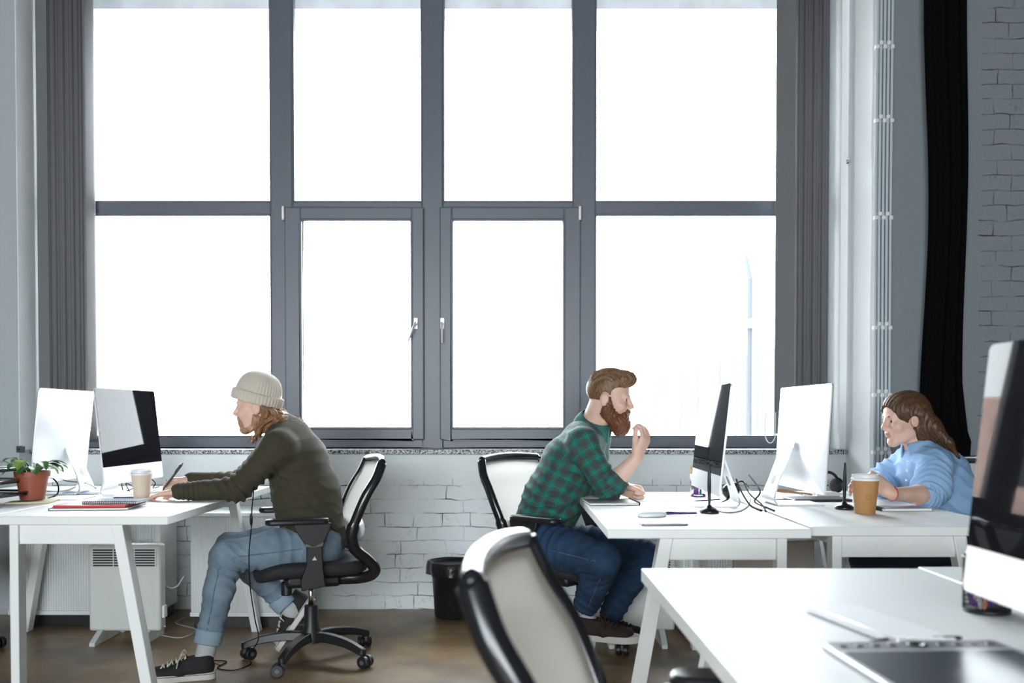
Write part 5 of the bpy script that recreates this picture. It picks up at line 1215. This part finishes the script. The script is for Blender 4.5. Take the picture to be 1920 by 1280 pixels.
    sF = shoe(root, tF - dr * 0.288, tF, up, sm, 1)
    for s_, h, t_, sh_ in (('N', hN, tN, sN), ('F', tF - dr * 0.288, tF, sF)):
        G = Field(*bbox([J['an' + s_], h, h + (t_ - h) * .4], 0.09), 0.004)
        foot = h + (t_ - h).normalized() * 0.055 + (Vector((0, 0, 0.07)) if s_ == 'N' else up.normalized() * 0.06)
        k, b = J['kn' + s_], J['an' + s_]; G.cap(k + (b - k) * 0.86, b, 0.040, 0.036, 0.02); G.cap(b, foot, 0.036, 0.027, 0.02); G.cap(foot, h + (t_ - h) * .42 + (Vector((0, 0, 0.05)) if s_ == 'N' else up.normalized() * 0.05), 0.027, 0.022, 0.02)
        vv_, QQ = G.mesh(2); skin_mesh('sock', vv_, QQ, sock_m, root)
    # beanie
    bm_ = wave_bump(mat('beige_rib_knit', (0.50, 0.42, 0.34), 0.95, sheen=0.4), 1, 0, 0.001) if False else mat('beige_rib_knit', (0.60, 0.53, 0.45), 0.95, sheen=0.4, bump=(300, .3, .002))
    cb = Vector(at(483, 745, 4.12)); ax = Matrix.Rotation(R(-15), 4, 'Y') if False else Matrix.Rotation(R(15), 4, 'Y')
    B = Matrix.Translation(cb - root.location) @ ax @ Matrix.Diagonal((0.1035, 0.089, 0.1, 1))
    ribs = lambda n_, amp: (lambda a, i: 1 + amp * math.cos(n_ * a))
    cap_ = MB().lathe([(1.0, -0.15), (1.01, 0.1), (0.99, 0.35), (0.93, 0.62), (0.82, 0.85), (0.66, 1.02), (0.46, 1.13), (0.24, 1.19), (0.0, 1.205)], 176, B, ribs(44, 0.018)).build('beanie', bm_, root, smooth=True)
    MB().lathe([(1.0, -0.26), (1.06, -0.28), (1.11, -0.22), (1.125, 0.0), (1.11, 0.17), (1.06, 0.22), (1.0, 0.18)], 176, B, ribs(44, 0.022)).build('turned_up_cuff', bm_, cap_, smooth=True)
    # hair to the shoulder and short beard
    F = Field(*bbox([H.o, at(570, 805, 4.12), at(470, 830, 4.12)], 0.14), 0.0035)
    H.ell(F, (-0.03, 0, 0.02), (0.083, 0.083, 0.075), 0.02)
    for sd in (-1, 1):
        y = 4.12 - sd * 0.075
        F.cap(at(500, 760, y), at(503, 785, y), (0.022, 0.035), (0.02, 0.035), 0.02); F.cap(at(503, 785, y), at(487, 806, y - .005 * sd), 0.024, 0.020, 0.02); F.cap(at(487, 806, y), at(474, 828, y), 0.018, 0.007, 0.015)
        F.cap(at(505, 775, y), at(530, 795, y + .01 * sd), 0.034, 0.028, 0.02)
    F.cap(at(512, 765, 4.12), at(530, 787, 4.12), (0.085, 0.032), (0.10, 0.028), 0.02, u=(0, 1, 0)); F.cap(at(530, 787, 4.12), at(556, 796, 4.12), (0.10, 0.026), (0.08, 0.012), 0.02, u=(0, 1, 0)); F.cap(at(553, 795, 4.12), at(566, 804, 4.12), (0.07, 0.012), (0.045, 0.006), 0.01, u=(0, 1, 0))
    H.ell(F, (0.075, 0, -0.02), (0.085, 0.3, 0.11), 0.006, '-')
    F.plane(at(484, 757, 4.12), (0.26, 0, 0.97), 0.004)
    F.cap(H.p(-.004, -.1, -.004), H.p(-.004, .1, -.004), 0.024, None, 0.008, '-')
    v, Q = biggest(*F.mesh(1))
    v = displace(v, Q, lambda v: 0.004 * np.sin(v[:, 0] * 160 + 6 * np.sin(v[:, 2] * 38) + v[:, 1] * 90) + 0.003 * np.sin(v[:, 1] * 260 + v[:, 2] * 60))
    hr = skin_mesh('hair', v, Q, hm, root)
    rnd = random.Random(3); b = MB()
    for i in range(46):
        y = 4.12 + rnd.uniform(-0.09, 0.09); p = Vector(at(rnd.uniform(520, 556), rnd.uniform(778, 795), y)); q = [p]
        a = rnd.uniform(0, 6)
        for k in range(5): q.append(q[-1] + Vector((0.012 + 0.006 * math.sin(a + k * 1.5), 0.004 * math.sin(k + a), 0.007 * math.cos(a + k * 1.7) - 0.004)))
        b.tube([t - root.location for t in curve_pts(q, 3)], [0.0014] * 8 + [0.0009] * 8, 4)
    for i in range(20):
        sd = rnd.choice((-1, 1)); y = 4.12 - sd * rnd.uniform(.06, .095); p = Vector(at(rnd.uniform(480, 500), rnd.uniform(790, 806), y)); q = [p]
        for k in range(4): q.append(q[-1] + Vector((-0.008 + rnd.uniform(-.008, .005), 0, -0.016)))
        b.tube([t - root.location for t in curve_pts(q, 3)], 0.0012, 4)
    b.build('stray_strands', hm, hr, smooth=True)
    F = Field(*bbox([H.p(0.04, 0, -.08)], 0.12), 0.003)
    for y in (-1, 1):
        H.cap(F, (0.0, y * 0.040, -0.058), (0.067, y * 0.012, -0.097), 0.0285, 0.0205, 0.02); H.cap(F, (0.014, y * .0625, -.036), (0.010, y * .060, -.06), 0.005, 0.010, 0.01)
    H.ell(F, (0.075, 0, -0.099), (0.0195, 0.023, 0.019), 0.015); H.cap(F, (0.0945, -0.02, -0.045), (0.0945, 0.02, -0.045), 0.0055, None, 0.004); 
    for y in (-1, 1): H.cap(F, (0.0925, y * .022, -.047), (0.082, y * .027, -.08), 0.007, 0.012, 0.008)
    H.ell(F, (0.102, 0, -0.0605), (0.013, 0.0185, 0.0105), 0.003, '-')
    v, Q = biggest(*F.mesh(1)); v = displace(v, Q, lambda v: 0.0009 * np.sin(v[:, 0] * 900) * np.sin(v[:, 2] * 1100 + v[:, 1] * 700))
    skin_mesh('beard', v, Q, hair_mat('ginger_stubble', (0.30, 0.16, 0.095), (0.46, 0.28, 0.18), 'Object'), root)
    # bracelet
    d = nrm(J['wrF'] - J['elF']); q = Vector(d).to_track_quat('Z', 'X').to_matrix().to_4x4(); q.translation = Vector(J['wrF'] + d * 0.012)
    br = MB().tube([q @ Vector((0.030 * math.cos(t), 0.026 * math.sin(t), 0)) for t in [PI * k / 10 for k in range(21)]], 0.0035, 8)
    tag(br.build('bracelet', blk, smooth=True, origin=q.translation), 'black cord bracelet on the writing wrist of the man in the beanie', 'bracelet')
    # pen held in the writing hand
    tp = (V3(tips[0]) + V3(tips[4])) / 2
    a = Vector(tp) + Vector((-0.012, -0.008, -0.035)); a.z = 0.746; dirn = (Vector((0.30, 0.05, 0.95))).normalized(); mid = Vector(tp)
    dirn = (mid + Vector((0.012, 0, 0.03)) - a).normalized()
    pn = thing('pen', 'black pen upright in the hand of the man in the beanie', 'pen', a)
    qm = dirn.to_track_quat('Z', 'X').to_matrix().to_4x4()
    MB().lathe([(0.0008, 0), (0.0045, 0.018), (0.0052, 0.03), (0.0052, 0.15), (0.0035, 0.152)], 12, qm).build('barrel', blk, pn, smooth=False)
    MB().lathe([(0.0025, 0.152), (0.0025, 0.162), (0.0, 0.163)], 10, qm).build('button', blk, pn); MB().box((0.004, -0.002, 0.105), (0.008, 0.002, 0.148), qm).build('clip', blk_gloss, pn)
man_beanie()

# ---------- the bearded man (faces +x, his right side to the camera)
def man_plaid():
    H = Head(at(1141, 748, 4.08), R(-17), R(7), 0.97)
    J = dict(pel=at(1006, 1003, 4.14), wai=at(1038, 935, 4.14), che=at(1072, 868, 4.14), upp=at(1096, 826, 4.14), nek=at(1116, 795, 4.13),
             shN=at(1092, 832, 3.965), shF=at(1116, 820, 4.32), elN=at(1141, 916, 3.885), elF=at(1118, 917, 4.16), wrN=at(1194, 856, 3.86), wrF=at(1161, 914, 3.985),
             hiN=at(1015, 1018, 4.03), hiF=at(1035, 1015, 4.22), knN=at(1131, 1050, 3.74), knF=at(1207, 1040, 4.18), anN=at(1092, 1152, 3.98), anF=at(1135, 1168, 4.26))
    J = {k: V3(v) for k, v in J.items()}; S = np.array([-0.25, -1, 0])
    root = thing('person', 'bearded man in green plaid shirt leaning on the middle desk', 'person', (J['pel'][0], J['pel'][1], 0.46))
    lo, hi = bbox(list(J.values()) + [H.o, J['wrN'] + [.1, 0, .2], H.o + [.14, 0, .15]], 0.17)
    F = Field(lo, hi, VOX); H.build(F)
    F.cap(H.p(-0.035, 0, -0.05), J['nek'], 0.058, 0.062, 0.02); F.cap(J['nek'], J['upp'], 0.06, 0.08, 0.03)
    F.cap(J['pel'], J['wai'], (0.15, 0.10), (0.13, 0.095), 0.04, u=S); F.cap(J['wai'], J['che'], (0.13, 0.095), (0.15, 0.10), 0.04, u=S); F.cap(J['che'], J['upp'], (0.15, 0.10), (0.14, 0.075), 0.04, u=S)
    for s_ in 'NF':
        F.cap(J['upp'], J['sh' + s_], 0.06, 0.05, 0.03); F.cap(J['sh' + s_], J['el' + s_], 0.046, 0.04, 0.02)
        m = J['el' + s_] + (J['wr' + s_] - J['el' + s_]) * 0.3; F.cap(J['el' + s_], m, 0.040, 0.042, 0.015); F.cap(m, J['wr' + s_], 0.042, 0.025, 0.015)
        F.cap(J['hi' + s_], J['kn' + s_], 0.07, 0.05, 0.03); F.cap(J['kn' + s_], J['an' + s_], 0.05, 0.034, 0.02)
    hand(F, J['wrN'], (0.42, -0.05, 0.90), (-0.62, 0.55, 0.35), True, [0.85, 0.72, 0.60, 0.48], thumb=(0.92, 0.18, 0.45), spread=0.06, tcurl=0.25, sc_=1.02)
    hand(F, J['wrF'], (0.86, -0.25, -0.25), (-0.2, -0.8, -0.5), False, [1.15, 1.25, 1.3, 1.35], thumb=(0.75, 0.30, 0.4), spread=0.0, tcurl=0.6, sc_=1.05)
    for s_ in 'NF': F.cap(J['an' + s_], J['an' + s_] + np.array([.08, 0, -.06]), 0.03, 0.025, 0.02)
    v, Q = biggest(*F.mesh(2)); skin_mesh('body', v, Q, [skin1, lip_m], root, midx=H.lipfaces(v, Q))
    H.eyes(root)
    hm = hair_mat('brown_swept_hair', (0.10, 0.048, 0.022), (0.26, 0.14, 0.065), 'Object'); bmt = hair_mat('dark_auburn_beard', (0.085, 0.03, 0.014), (0.22, 0.085, 0.035), 'Object'); H.brows(root, hm)
    # hair: short sides, swept-back top
    F = Field(*bbox([H.p(0, 0, .06)], 0.17), 0.003)
    H.ell(F, (-0.014, 0, 0.044), (0.0965, 0.0765, 0.083), 0.015); H.ell(F, (0.012, 0, 0.088), (0.092, 0.066, 0.052), 0.03); H.ell(F, (0.078, 0, 0.102), (0.036, 0.058, 0.030), 0.025)
    H.ell(F, (0.14, 0, 0.005), (0.085, 0.2, 0.076), 0.006, '-'); H.ell(F, (0.075, 0, -0.05), (0.085, 0.2, 0.085), 0.006, '-'); H.ell(F, (-0.02, 0, -0.095), (0.15, 0.2, 0.075), 0.02, '-')
    H.cap(F, (-0.004, -0.12, -0.004), (-0.004, 0.12, -0.004), (0.024, 0.034), None, 0.004, '-', u=(1, 0, 0))
    v, Q = biggest(*F.mesh(1))
    def hd(v):
        L = H.local(v); t = np.clip((L[:, 2] - 0.06) / 0.05, 0, 1)
        return t * (0.0035 * np.sin(L[:, 1] * 420 + 3 * np.sin(L[:, 0] * 30)) + 0.0025 * np.sin(L[:, 1] * 900 + L[:, 0] * 60)) + 0.0005 * np.sin(v[:, 0] * 900) * np.sin(v[:, 2] * 900)
    skin_mesh('hair', displace(v, Q, hd), Q, hm, root)
    # full beard
    F = Field(*bbox([H.p(0.04, 0, -.08)], 0.15), 0.003)
    for y in (-1, 1):
        H.cap(F, (0.012, y * 0.064, 0.0), (0.016, y * 0.060, -0.055), 0.013, 0.022, 0.02); H.cap(F, (0.014, y * 0.045, -0.062), (0.07, y * 0.016, -0.105), 0.034, 0.036, 0.03)
        H.cap(F, (0.094, y * .020, -.050), (0.080, y * .030, -.085), 0.010, 0.02, 0.01)
    H.ell(F, (0.072, 0, -0.125), (0.036, 0.042, 0.040), 0.03); H.cap(F, (0.0975, -0.020, -0.0445), (0.0975, 0.020, -0.0445), 0.0075, None, 0.006)
    H.ell(F, (0.106, 0, -0.0615), (0.017, 0.019, 0.0085), 0.003, '-')
    v, Q = biggest(*F.mesh(1)); v = displace(v, Q, lambda v: 0.0028 * np.sin(v[:, 0] * 330 + 4 * np.sin(v[:, 2] * 70)) * np.sin(v[:, 1] * 300 + v[:, 2] * 120) + 0.0012 * np.sin(v[:, 2] * 900 + v[:, 0] * 700))
    skin_mesh('beard', v, Q, bmt, root)
    # plaid shirt, sleeves rolled to the elbow
    F = Field(*bbox([J[k] for k in ('pel', 'wai', 'che', 'upp', 'nek', 'shN', 'shF', 'elN', 'elF')], 0.24), VOX)
    low = J['pel'] + np.array([0.0, 0, 0.0])
    F.cap(low, J['wai'], (0.185, 0.125), (0.175, 0.132), 0.04, u=S); F.cap(J['wai'], J['che'], (0.175, 0.130), (0.182, 0.130), 0.04, u=S); F.cap(J['che'], J['upp'], (0.182, 0.125), (0.15, 0.088), 0.04, u=S)
    F.cap(J['upp'], J['nek'], 0.085, 0.062, 0.03); F.cap(J['wai'] + np.array([.03, 0, -.05]), J['pel'] + np.array([0.09, 0, 0.02]), (0.15, 0.08), (0.14, 0.05), 0.04, u=S)
    el = {}
    for s_ in 'NF':
        d = nrm(J['wr' + s_] - J['el' + s_]); F.cap(J['upp'], J['sh' + s_], 0.082, 0.070, 0.04); F.cap(J['sh' + s_], J['el' + s_], 0.068, 0.056, 0.03); F.cap(J['el' + s_], J['el' + s_] + d * 0.035, 0.056, 0.052, 0.02)
    F.plane(low + np.array([0.02, 0, -0.075]), (-0.1, 0, -1), 0.01)
    v, Q = biggest(*F.mesh(2))
    uv = limb_uv(v, [(J['pel'], J['che'], 0.16, S), (J['che'], J['nek'], 0.15, S), (J['shN'], J['elN'], 0.062, S), (J['shF'], J['elF'], 0.062, S)])
    v = displace(v, Q, wrinkle([(J['elN'], J['elN'] - J['shN'], 0.09, 0.009, 0.032), (at(1000, 940, 4.0), (0.4, 0, 1), 0.12, 0.013, 0.05), (at(1050, 960, 4.0), (-0.1, 0, 1), 0.13, 0.010, 0.055), (at(1060, 985, 4.0), (-0.5, 0, 1), 0.10, 0.011, 0.045),
        (at(1075, 850, 3.97), (0.5, 0, 0.8), 0.10, 0.009, 0.05), (at(1105, 880, 3.93), (0.3, 0, 1), 0.09, 0.007, 0.045), (at(1030, 880, 4.0), (0.6, 0, .9), 0.12, 0.006, 0.05), (at(1125, 900, 4.0), (-0.3, 0, 1), 0.08, 0.009, 0.04)]))
    pl = plaid_mat(); sh = skin_mesh('shirt', v, Q, pl, root, uv=uv)
    for s_ in 'NF':
        d = nrm(J['wr' + s_] - J['el' + s_]); q = Vector(d).to_track_quat('Z', 'X').to_matrix().to_4x4(); q.translation = Vector(J['el' + s_] + d * 0.048) - root.location
        G = Field(*bbox([J['el' + s_] + d * .05], 0.1), 0.003); G.cap(J['el' + s_] + d * 0.025, J['el' + s_] + d * 0.055, 0.061, 0.055, 0.01); G.plane(J['el' + s_] + d * 0.075, d); G.plane(J['el' + s_] + d * 0.018, -d)
        v, Q = G.mesh(1); v = displace(v, Q, wrinkle([(J['el' + s_] + d * .05, d, 0.1, 0.004, 0.018)])); o = skin_mesh('rolled_cuff', v, Q, pl, root, uv=limb_uv(v, [(J['el' + s_], J['wr' + s_], 0.06, S)])); o.parent = sh
    # collar: a folded band round the neck, open at the front
    nk = Vector(J['nek']); axis = (Vector(H.p(-0.03, 0, -0.05)) - nk).normalized(); q = axis.to_track_quat('Z', 'X').to_matrix().to_4x4(); q.translation = nk - root.location
    fwd = Vector(H.M @ np.array([1, 0, 0])); a0 = math.atan2((q.to_3x3().inverted() @ fwd).y, (q.to_3x3().inverted() @ fwd).x)
    def coll(u, v_):
        a = a0 + 0.35 + u * (2 * PI - 0.7); r = 0.066 + 0.022 * math.sin(v_ * PI * .5) + 0.008 * abs(math.cos((u - .5) * PI)); z = 0.008 + 0.030 * (1 - v_) - 0.03 * v_ - (0.03 * v_ * (abs(u - .5) * 2) ** 4)
        return q @ Vector((r * math.cos(a), r * math.sin(a), z))
    c = MB().grid(coll, 40, 6); o = c.build('collar', mat('teal_flannel', (0.018, 0.16, 0.14), 0.85, var=((0.04, 0.09, 0.085), 22)), sh, smooth=True, solid=0.004)
    # jeans
    F = Field(*bbox([J[k] for k in ('hiN', 'hiF', 'knN', 'knF', 'anN', 'anF', 'pel')], 0.17), VOX)
    F.cap(J['hiN'], J['hiF'], 0.105, 0.105, 0.04); F.cap(J['pel'], J['pel'] + np.array([.0, 0, -.05]), (0.17, 0.112), (0.175, 0.12), 0.04, u=S)
    for s_ in 'NF':
        a, k, b = J['hi' + s_], J['kn' + s_], J['an' + s_]; m = a + (k - a) * 0.45; c = k + (b - k) * 0.35; e = k + (b - k) * (0.86 if s_ == 'N' else 0.93)
        F.cap(a, m, 0.102, 0.092, 0.03); F.cap(m, k, 0.091, 0.072, 0.03); F.cap(k, c, 0.070, 0.068, 0.025); F.cap(c, e, 0.066, 0.054, 0.02)
        d = nrm(b - k); F.cap(e + d * 0.02, e + d * 0.09, 0.06, 0.06, 0.004, '-')
    v, Q = biggest(*F.mesh(2)); wr = []
    for s_ in 'NF':
        a, k, b = J['hi' + s_], J['kn' + s_], J['an' + s_]; back = nrm((a - k) / np.linalg.norm(a - k) + (b - k) / np.linalg.norm(b - k))
        wr += [(k + back * 0.06, nrm(b - a), 0.09, 0.013, 0.036), (k + (b - k) * 0.8, b - k, 0.12, 0.007, 0.045), (a + (k - a) * .25, k - a, 0.14, 0.012, 0.05)]
    v = displace(v, Q, wrinkle(wr)); je = skin_mesh('jeans', v, Q, denim_d, root)
    P = [J['hiN'] + (J['knN'] - J['hiN']) * t for t in np.linspace(0.15, .85, 12)] + [J['knN'] + (J['anN'] - J['knN']) * t for t in np.linspace(0.25, .82, 10)]; pts = []
    for p in P:
        cand = v[v[:, 1] < p[1] - 0.03]; c_ = cand[((cand - p)[:, [0, 2]] ** 2).sum(1).argmin()]; pts.append(Vector((p[0], c_[1], p[2])) - root.location)
    MB().tube(curve_pts(pts, 8), 0.0018, 6).build('side_seam', mat('gold_stitching', (0.11, 0.13, 0.17), 0.9), je, smooth=True)
    sm = (brown_sh, rubber, rubber, lace_b)
    hN = at(1083, 1196, 3.97); tN = at(1181, 1203, 3.86); s1 = shoe(root, hN, hN + (tN - hN).normalized() * .29, (0.05, -.1, 1), sm, 1, caps=False)
    hF = at(1100, 1212, 4.28); tF = at(1170, 1200, 4.26); hF.z = tF.z = 0.05; s2 = shoe(root, hF, hF + (tF - hF).normalized() * .29, (0, 0, 1), sm, 1, caps=False)
    for s_, h, t_ in (('N', hN, tN), ('F', hF, tF)):
        G = Field(*bbox([J['an' + s_], J['kn' + s_] + (J['an' + s_] - J['kn' + s_]) * .85, h, h + (t_ - h) * .6], 0.09), 0.004); foot = h + (t_ - h).normalized() * 0.06 + Vector((0, 0, 0.07)); k, b = J['kn' + s_], J['an' + s_]
        G.cap(k + (b - k) * 0.86, b, 0.040, 0.037, 0.02); G.cap(b, foot, 0.037, 0.028, 0.02); G.cap(foot, foot + (t_ - h).normalized() * .05 - Vector((0, 0, .02)), 0.034, 0.026, 0.02)
        vv_, QQ = G.mesh(2); skin_mesh('sock', vv_, QQ, sock_m, root)
    d = nrm(J['wrF'] - J['elF']); q = Vector(d).to_track_quat('Z', 'X').to_matrix().to_4x4(); q.translation = Vector(J['wrF'] - d * 0.01)
    wt = thing('wristwatch', 'dark wristwatch strap on the bearded man\'s resting arm', 'watch', q.translation)
    q.translation = Vector((0, 0, 0)); MB().lathe([(0.030, -0.009), (0.0315, -0.009), (0.0315, 0.009), (0.030, 0.009)], 28, q).build('strap', blk, wt, smooth=False)
    MB().cyl(q @ Vector((0.029, 0, 0)), q @ Vector((0.038, 0, 0)), 0.017, 20).build('case', blk_gloss, wt)
man_plaid()

# ---------- the woman (faces -x, her left side to the camera)
def woman():
    H = Head(at(1696, 787, 3.88), R(180 + 9), R(7), 0.90)
    J = dict(pel=at(1800, 1003, 3.90), wai=at(1776, 940, 3.90), che=at(1750, 888, 3.89), upp=at(1734, 862, 3.885), nek=at(1722, 840, 3.88),
             shN=at(1754, 872, 3.745), shF=at(1710, 862, 4.03), elN=at(1744, 928, 3.63), elF=at(1652, 905, 4.02), wrN=at(1672, 925, 3.50), wrF=at(1630, 912, 3.70),
             hiN=at(1800, 1015, 3.81), hiF=at(1795, 1012, 3.98), knN=at(1625, 1050, 3.78), knF=at(1620, 1046, 3.98), anN=at(1615, 1205, 3.78), anF=at(1640, 1200, 3.98))
    J = {k: V3(v) for k, v in J.items()}; S = np.array([0.0, -1, 0])
    root = thing('person', 'woman with long brown hair in light blue shirt at the right desk', 'person', (J['pel'][0], J['pel'][1], 0.46))
    F = Field(*bbox(list(J.values()) + [H.o, J['wrN'] + [-.2, 0, 0], H.o + [-.14, 0, .15]], 0.17), VOX); H.build(F, True)
    F.cap(H.p(-0.03, 0, -0.05), J['nek'], 0.046, 0.05, 0.02); F.cap(J['nek'], J['upp'], 0.05, 0.07, 0.03)
    F.cap(J['pel'], J['wai'], (0.145, 0.095), (0.115, 0.085), 0.04, u=S); F.cap(J['wai'], J['che'], (0.115, 0.085), (0.13, 0.09), 0.04, u=S); F.cap(J['che'], J['upp'], (0.13, 0.09), (0.12, 0.065), 0.04, u=S)
    for s_ in 'NF':
        F.cap(J['upp'], J['sh' + s_], 0.052, 0.043, 0.03); F.cap(J['sh' + s_], J['el' + s_], 0.04, 0.034, 0.02)
        m = J['el' + s_] + (J['wr' + s_] - J['el' + s_]) * 0.3; F.cap(J['el' + s_], m, 0.035, 0.037, 0.015); F.cap(m, J['wr' + s_], 0.037, 0.022, 0.015)
        F.cap(J['hi' + s_], J['kn' + s_], 0.07, 0.05, 0.03); F.cap(J['kn' + s_], J['an' + s_], 0.045, 0.032, 0.02); F.cap(J['an' + s_], J['an' + s_] + np.array([-.12, 0, -.05]), 0.032, 0.025, 0.02)
    hand(F, J['wrN'], (-0.80, 0.12, 0.55), (-0.1, 1, -0.2), False, [0.75, 0.85, 0.9, 0.95], thumb=(0.85, 0.35, 0.3), spread=0.0, sc_=0.88, tcurl=.4)
    hand(F, J['wrF'], (-0.90, -0.42, 0.08), (0.2, -0.6, -0.4), True, [0.25, 0.3, 0.35, 0.4], thumb=(0.7, 0.5, 0.3), spread=0.05, sc_=0.9)
    v, Q = biggest(*F.mesh(2)); skin_mesh('body', v, Q, [skin2, lip_m], root, midx=H.lipfaces(v, Q)); H.eyes(root)
    hm = hair_mat('long_brown_hair', (0.05, 0.024, 0.013), (0.14, 0.07, 0.033), 'Object'); H.brows(root, hm, 0.0034)
    # long straight hair down the back
    F = Field(*bbox([H.p(0, 0, .1), at(1795, 868, 3.88), at(1680, 735, 3.88)], 0.15), 0.0035)
    H.ell(F, (-0.018, 0, 0.046), (0.104, 0.083, 0.092), 0.02); H.ell(F, (0.036, 0, 0.052), (0.0615, 0.070, 0.066), 0.03)
    c0, c1, c2, c3 = H.p(-0.062, 0, 0.03), V3(at(1742, 806, 3.86)), V3(at(1772, 838, 3.83)), V3(at(1793, 864, 3.80))
    F.cap(c0, c1, (0.086, 0.05), (0.088, 0.042), 0.03, u=S); F.cap(c1, c2, (0.088, 0.042), (0.085, 0.024), 0.03, u=S); F.cap(c2, c3, (0.085, 0.022), (0.055, 0.008), 0.02, u=S)
    for y in (-1, 1): H.cap(F, (-0.028, y * 0.066, 0.02), (-0.055, y * 0.064, -0.085), (0.026, 0.040), (0.02, 0.04), 0.02, u=(0, 1, 0))
    H.ell(F, (0.112, 0, -0.02), (0.062, 0.092, 0.102), 0.003, '-'); H.ell(F, (0.075, 0, -0.085), (0.078, 0.16, 0.100), 0.006, '-')
    H.cap(F, (-0.002, -0.12, -0.008), (-0.002, 0.12, -0.008), (0.02, 0.028), None, 0.006, '-', u=(1, 0, 0))
    v, Q = biggest(*F.mesh(1))
    v = displace(v, Q, lambda v: 0.0016 * np.sin(H.local(v)[:, 1] * 330 + 2 * np.sin(v[:, 2] * 20)) + 0.0009 * np.sin(H.local(v)[:, 1] * 800 + v[:, 2] * 15))
    hr = skin_mesh('hair', v, Q, hm, root)
    # shirt
    F = Field(*bbox([J[k] for k in ('pel', 'wai', 'che', 'upp', 'nek', 'shN', 'shF', 'elN', 'elF')], 0.22), VOX)
    low = J['pel'] + np.array([0, 0, -0.03])
    F.cap(low, J['wai'], (0.185, 0.13), (0.17, 0.125), 0.04, u=S); F.cap(J['wai'], J['che'], (0.17, 0.13), (0.165, 0.13), 0.04, u=S); F.cap(J['che'], J['upp'], (0.16, 0.125), (0.13, 0.08), 0.04, u=S); F.cap(J['upp'], J['nek'], 0.072, 0.054, 0.03)
    F.cap(J['wai'] + np.array([-.05, 0, 0.0]), J['che'] + np.array([-0.05, 0, 0]), (0.12, 0.08), (0.12, 0.09), 0.05, u=S)
    for s_ in 'NF':
        sl_ = nrm(J['el' + s_] - J['sh' + s_]); F.cap(J['upp'], J['sh' + s_], 0.07, 0.062, 0.04); m = J['sh' + s_] + (J['el' + s_] - J['sh' + s_]) * .75; F.cap(J['sh' + s_], m, 0.066, 0.072, 0.03)
        d = nrm(J['wr' + s_] - J['el' + s_]); F.cap(m, J['el' + s_] + d * 0.01, 0.070, 0.058, 0.02)
        F.cap(J['el' + s_] + d * 0.01, J['el' + s_] + d * (0.035 if s_ == 'N' else .07), 0.054, 0.048, 0.01)
    v, Q = biggest(*F.mesh(2))
    v = displace(v, Q, wrinkle([(J['elN'] + [0, 0, .03], J['elN'] - J['shN'], 0.10, 0.016, 0.034), (J['elF'], J['elF'] - J['shF'], 0.12, 0.016, 0.036), (J['shN'], (0.5, 0, 1), 0.09, 0.008, 0.04), (at(1700, 890, 3.80), (0.9, 0, .3), 0.10, 0.008, 0.045), (at(1785, 930, 3.8), (0.4, 0, 1), 0.13, 0.008, 0.05)]))
    sh = skin_mesh('shirt', v, Q, denim_sh, root)
    d = nrm(J['wrN'] - J['elN'])
    G = Field(*bbox([J['elN'] + d * .03], 0.1), 0.003); G.cap(J['elN'] + d * 0.006, J['elN'] + d * 0.034, 0.063, 0.055, 0.01); G.plane(J['elN'] + d * 0.046, d); G.plane(J['elN'] - d * 0.004, -d)
    v, Q = G.mesh(1); v = displace(v, Q, wrinkle([(J['elN'] + d * .03, d, 0.1, 0.005, 0.018)])); o = skin_mesh('rolled_cuff', v, Q, denim_sh, root); o.parent = sh
    nk = Vector(J['nek']); axis = (Vector(H.p(-0.03, 0, -0.05)) - nk).normalized(); q = axis.to_track_quat('Z', 'X').to_matrix().to_4x4(); q.translation = nk - root.location
    fl = q.to_3x3().inverted() @ Vector((-1, -0.2, 0)); a0 = math.atan2(fl.y, fl.x)
    def coll(u, v_):
        a = a0 + 0.3 + u * (2 * PI - 0.6); r = 0.058 + 0.024 * math.sin(v_ * PI * .5); z = 0.006 + 0.03 * (1 - v_) - 0.026 * v_ - 0.035 * v_ * (abs(u - .5) * 2) ** 4
        return q @ Vector((r * math.cos(a), r * math.sin(a), z))
    MB().grid(coll, 40, 6).build('collar', denim_sh, sh, smooth=True, solid=0.004)
    # button placket and pocket edge
    b = MB()
    for t in (0.1, 0.4, 0.7):
        p = Vector(at(1703 - 6 * t, 858 + 60 * t, 3.76)); b.ell(p - root.location, (0.005, 0.003, 0.005), 10, 6)
    b.build('button', white_pl, sh, smooth=True)
    # trousers and shoes
    F = Field(*bbox([J[k] for k in ('hiN', 'hiF', 'knN', 'knF', 'anN', 'anF', 'pel')], 0.16), 0.005)
    F.cap(J['hiN'], J['hiF'], 0.10, 0.10, 0.04)
    for s_ in 'NF': a, k, b_ = J['hi' + s_], J['kn' + s_], J['an' + s_]; F.cap(a, k, 0.088, 0.062, 0.03); F.cap(k, b_, 0.06, 0.042, 0.02)
    v, Q = biggest(*F.mesh(2)); skin_mesh('trousers', displace(v, Q, wrinkle([(J['knN'], (0, 0, 1), 0.1, 0.008, 0.04)])), Q, navy, root)
    for s_ in 'NF':
        h = Vector(J['an' + s_]); h.z = 0; h.x += 0.05; shoe(root, h, h + Vector((-0.27, 0, 0)), (0, 0, 1), (canvas, rubber, rubber, lace_w), 1)
    d = nrm(J['wrN'] - J['elN']); q = Vector(d).to_track_quat('Z', 'X').to_matrix().to_4x4(); q.translation = Vector(J['wrN'] - d * 0.002)
    tag(MB().tube([q @ Vector((0.0275 * math.cos(t), 0.0255 * math.sin(t), 0)) for t in [PI * k / 12 for k in range(25)]], 0.0022, 8).build('bracelet', mat('red_thread', (0.55, 0.03, 0.03), 0.7), smooth=True, origin=q.translation), 'thin red thread bracelet on the woman\'s wrist', 'bracelet')
woman()
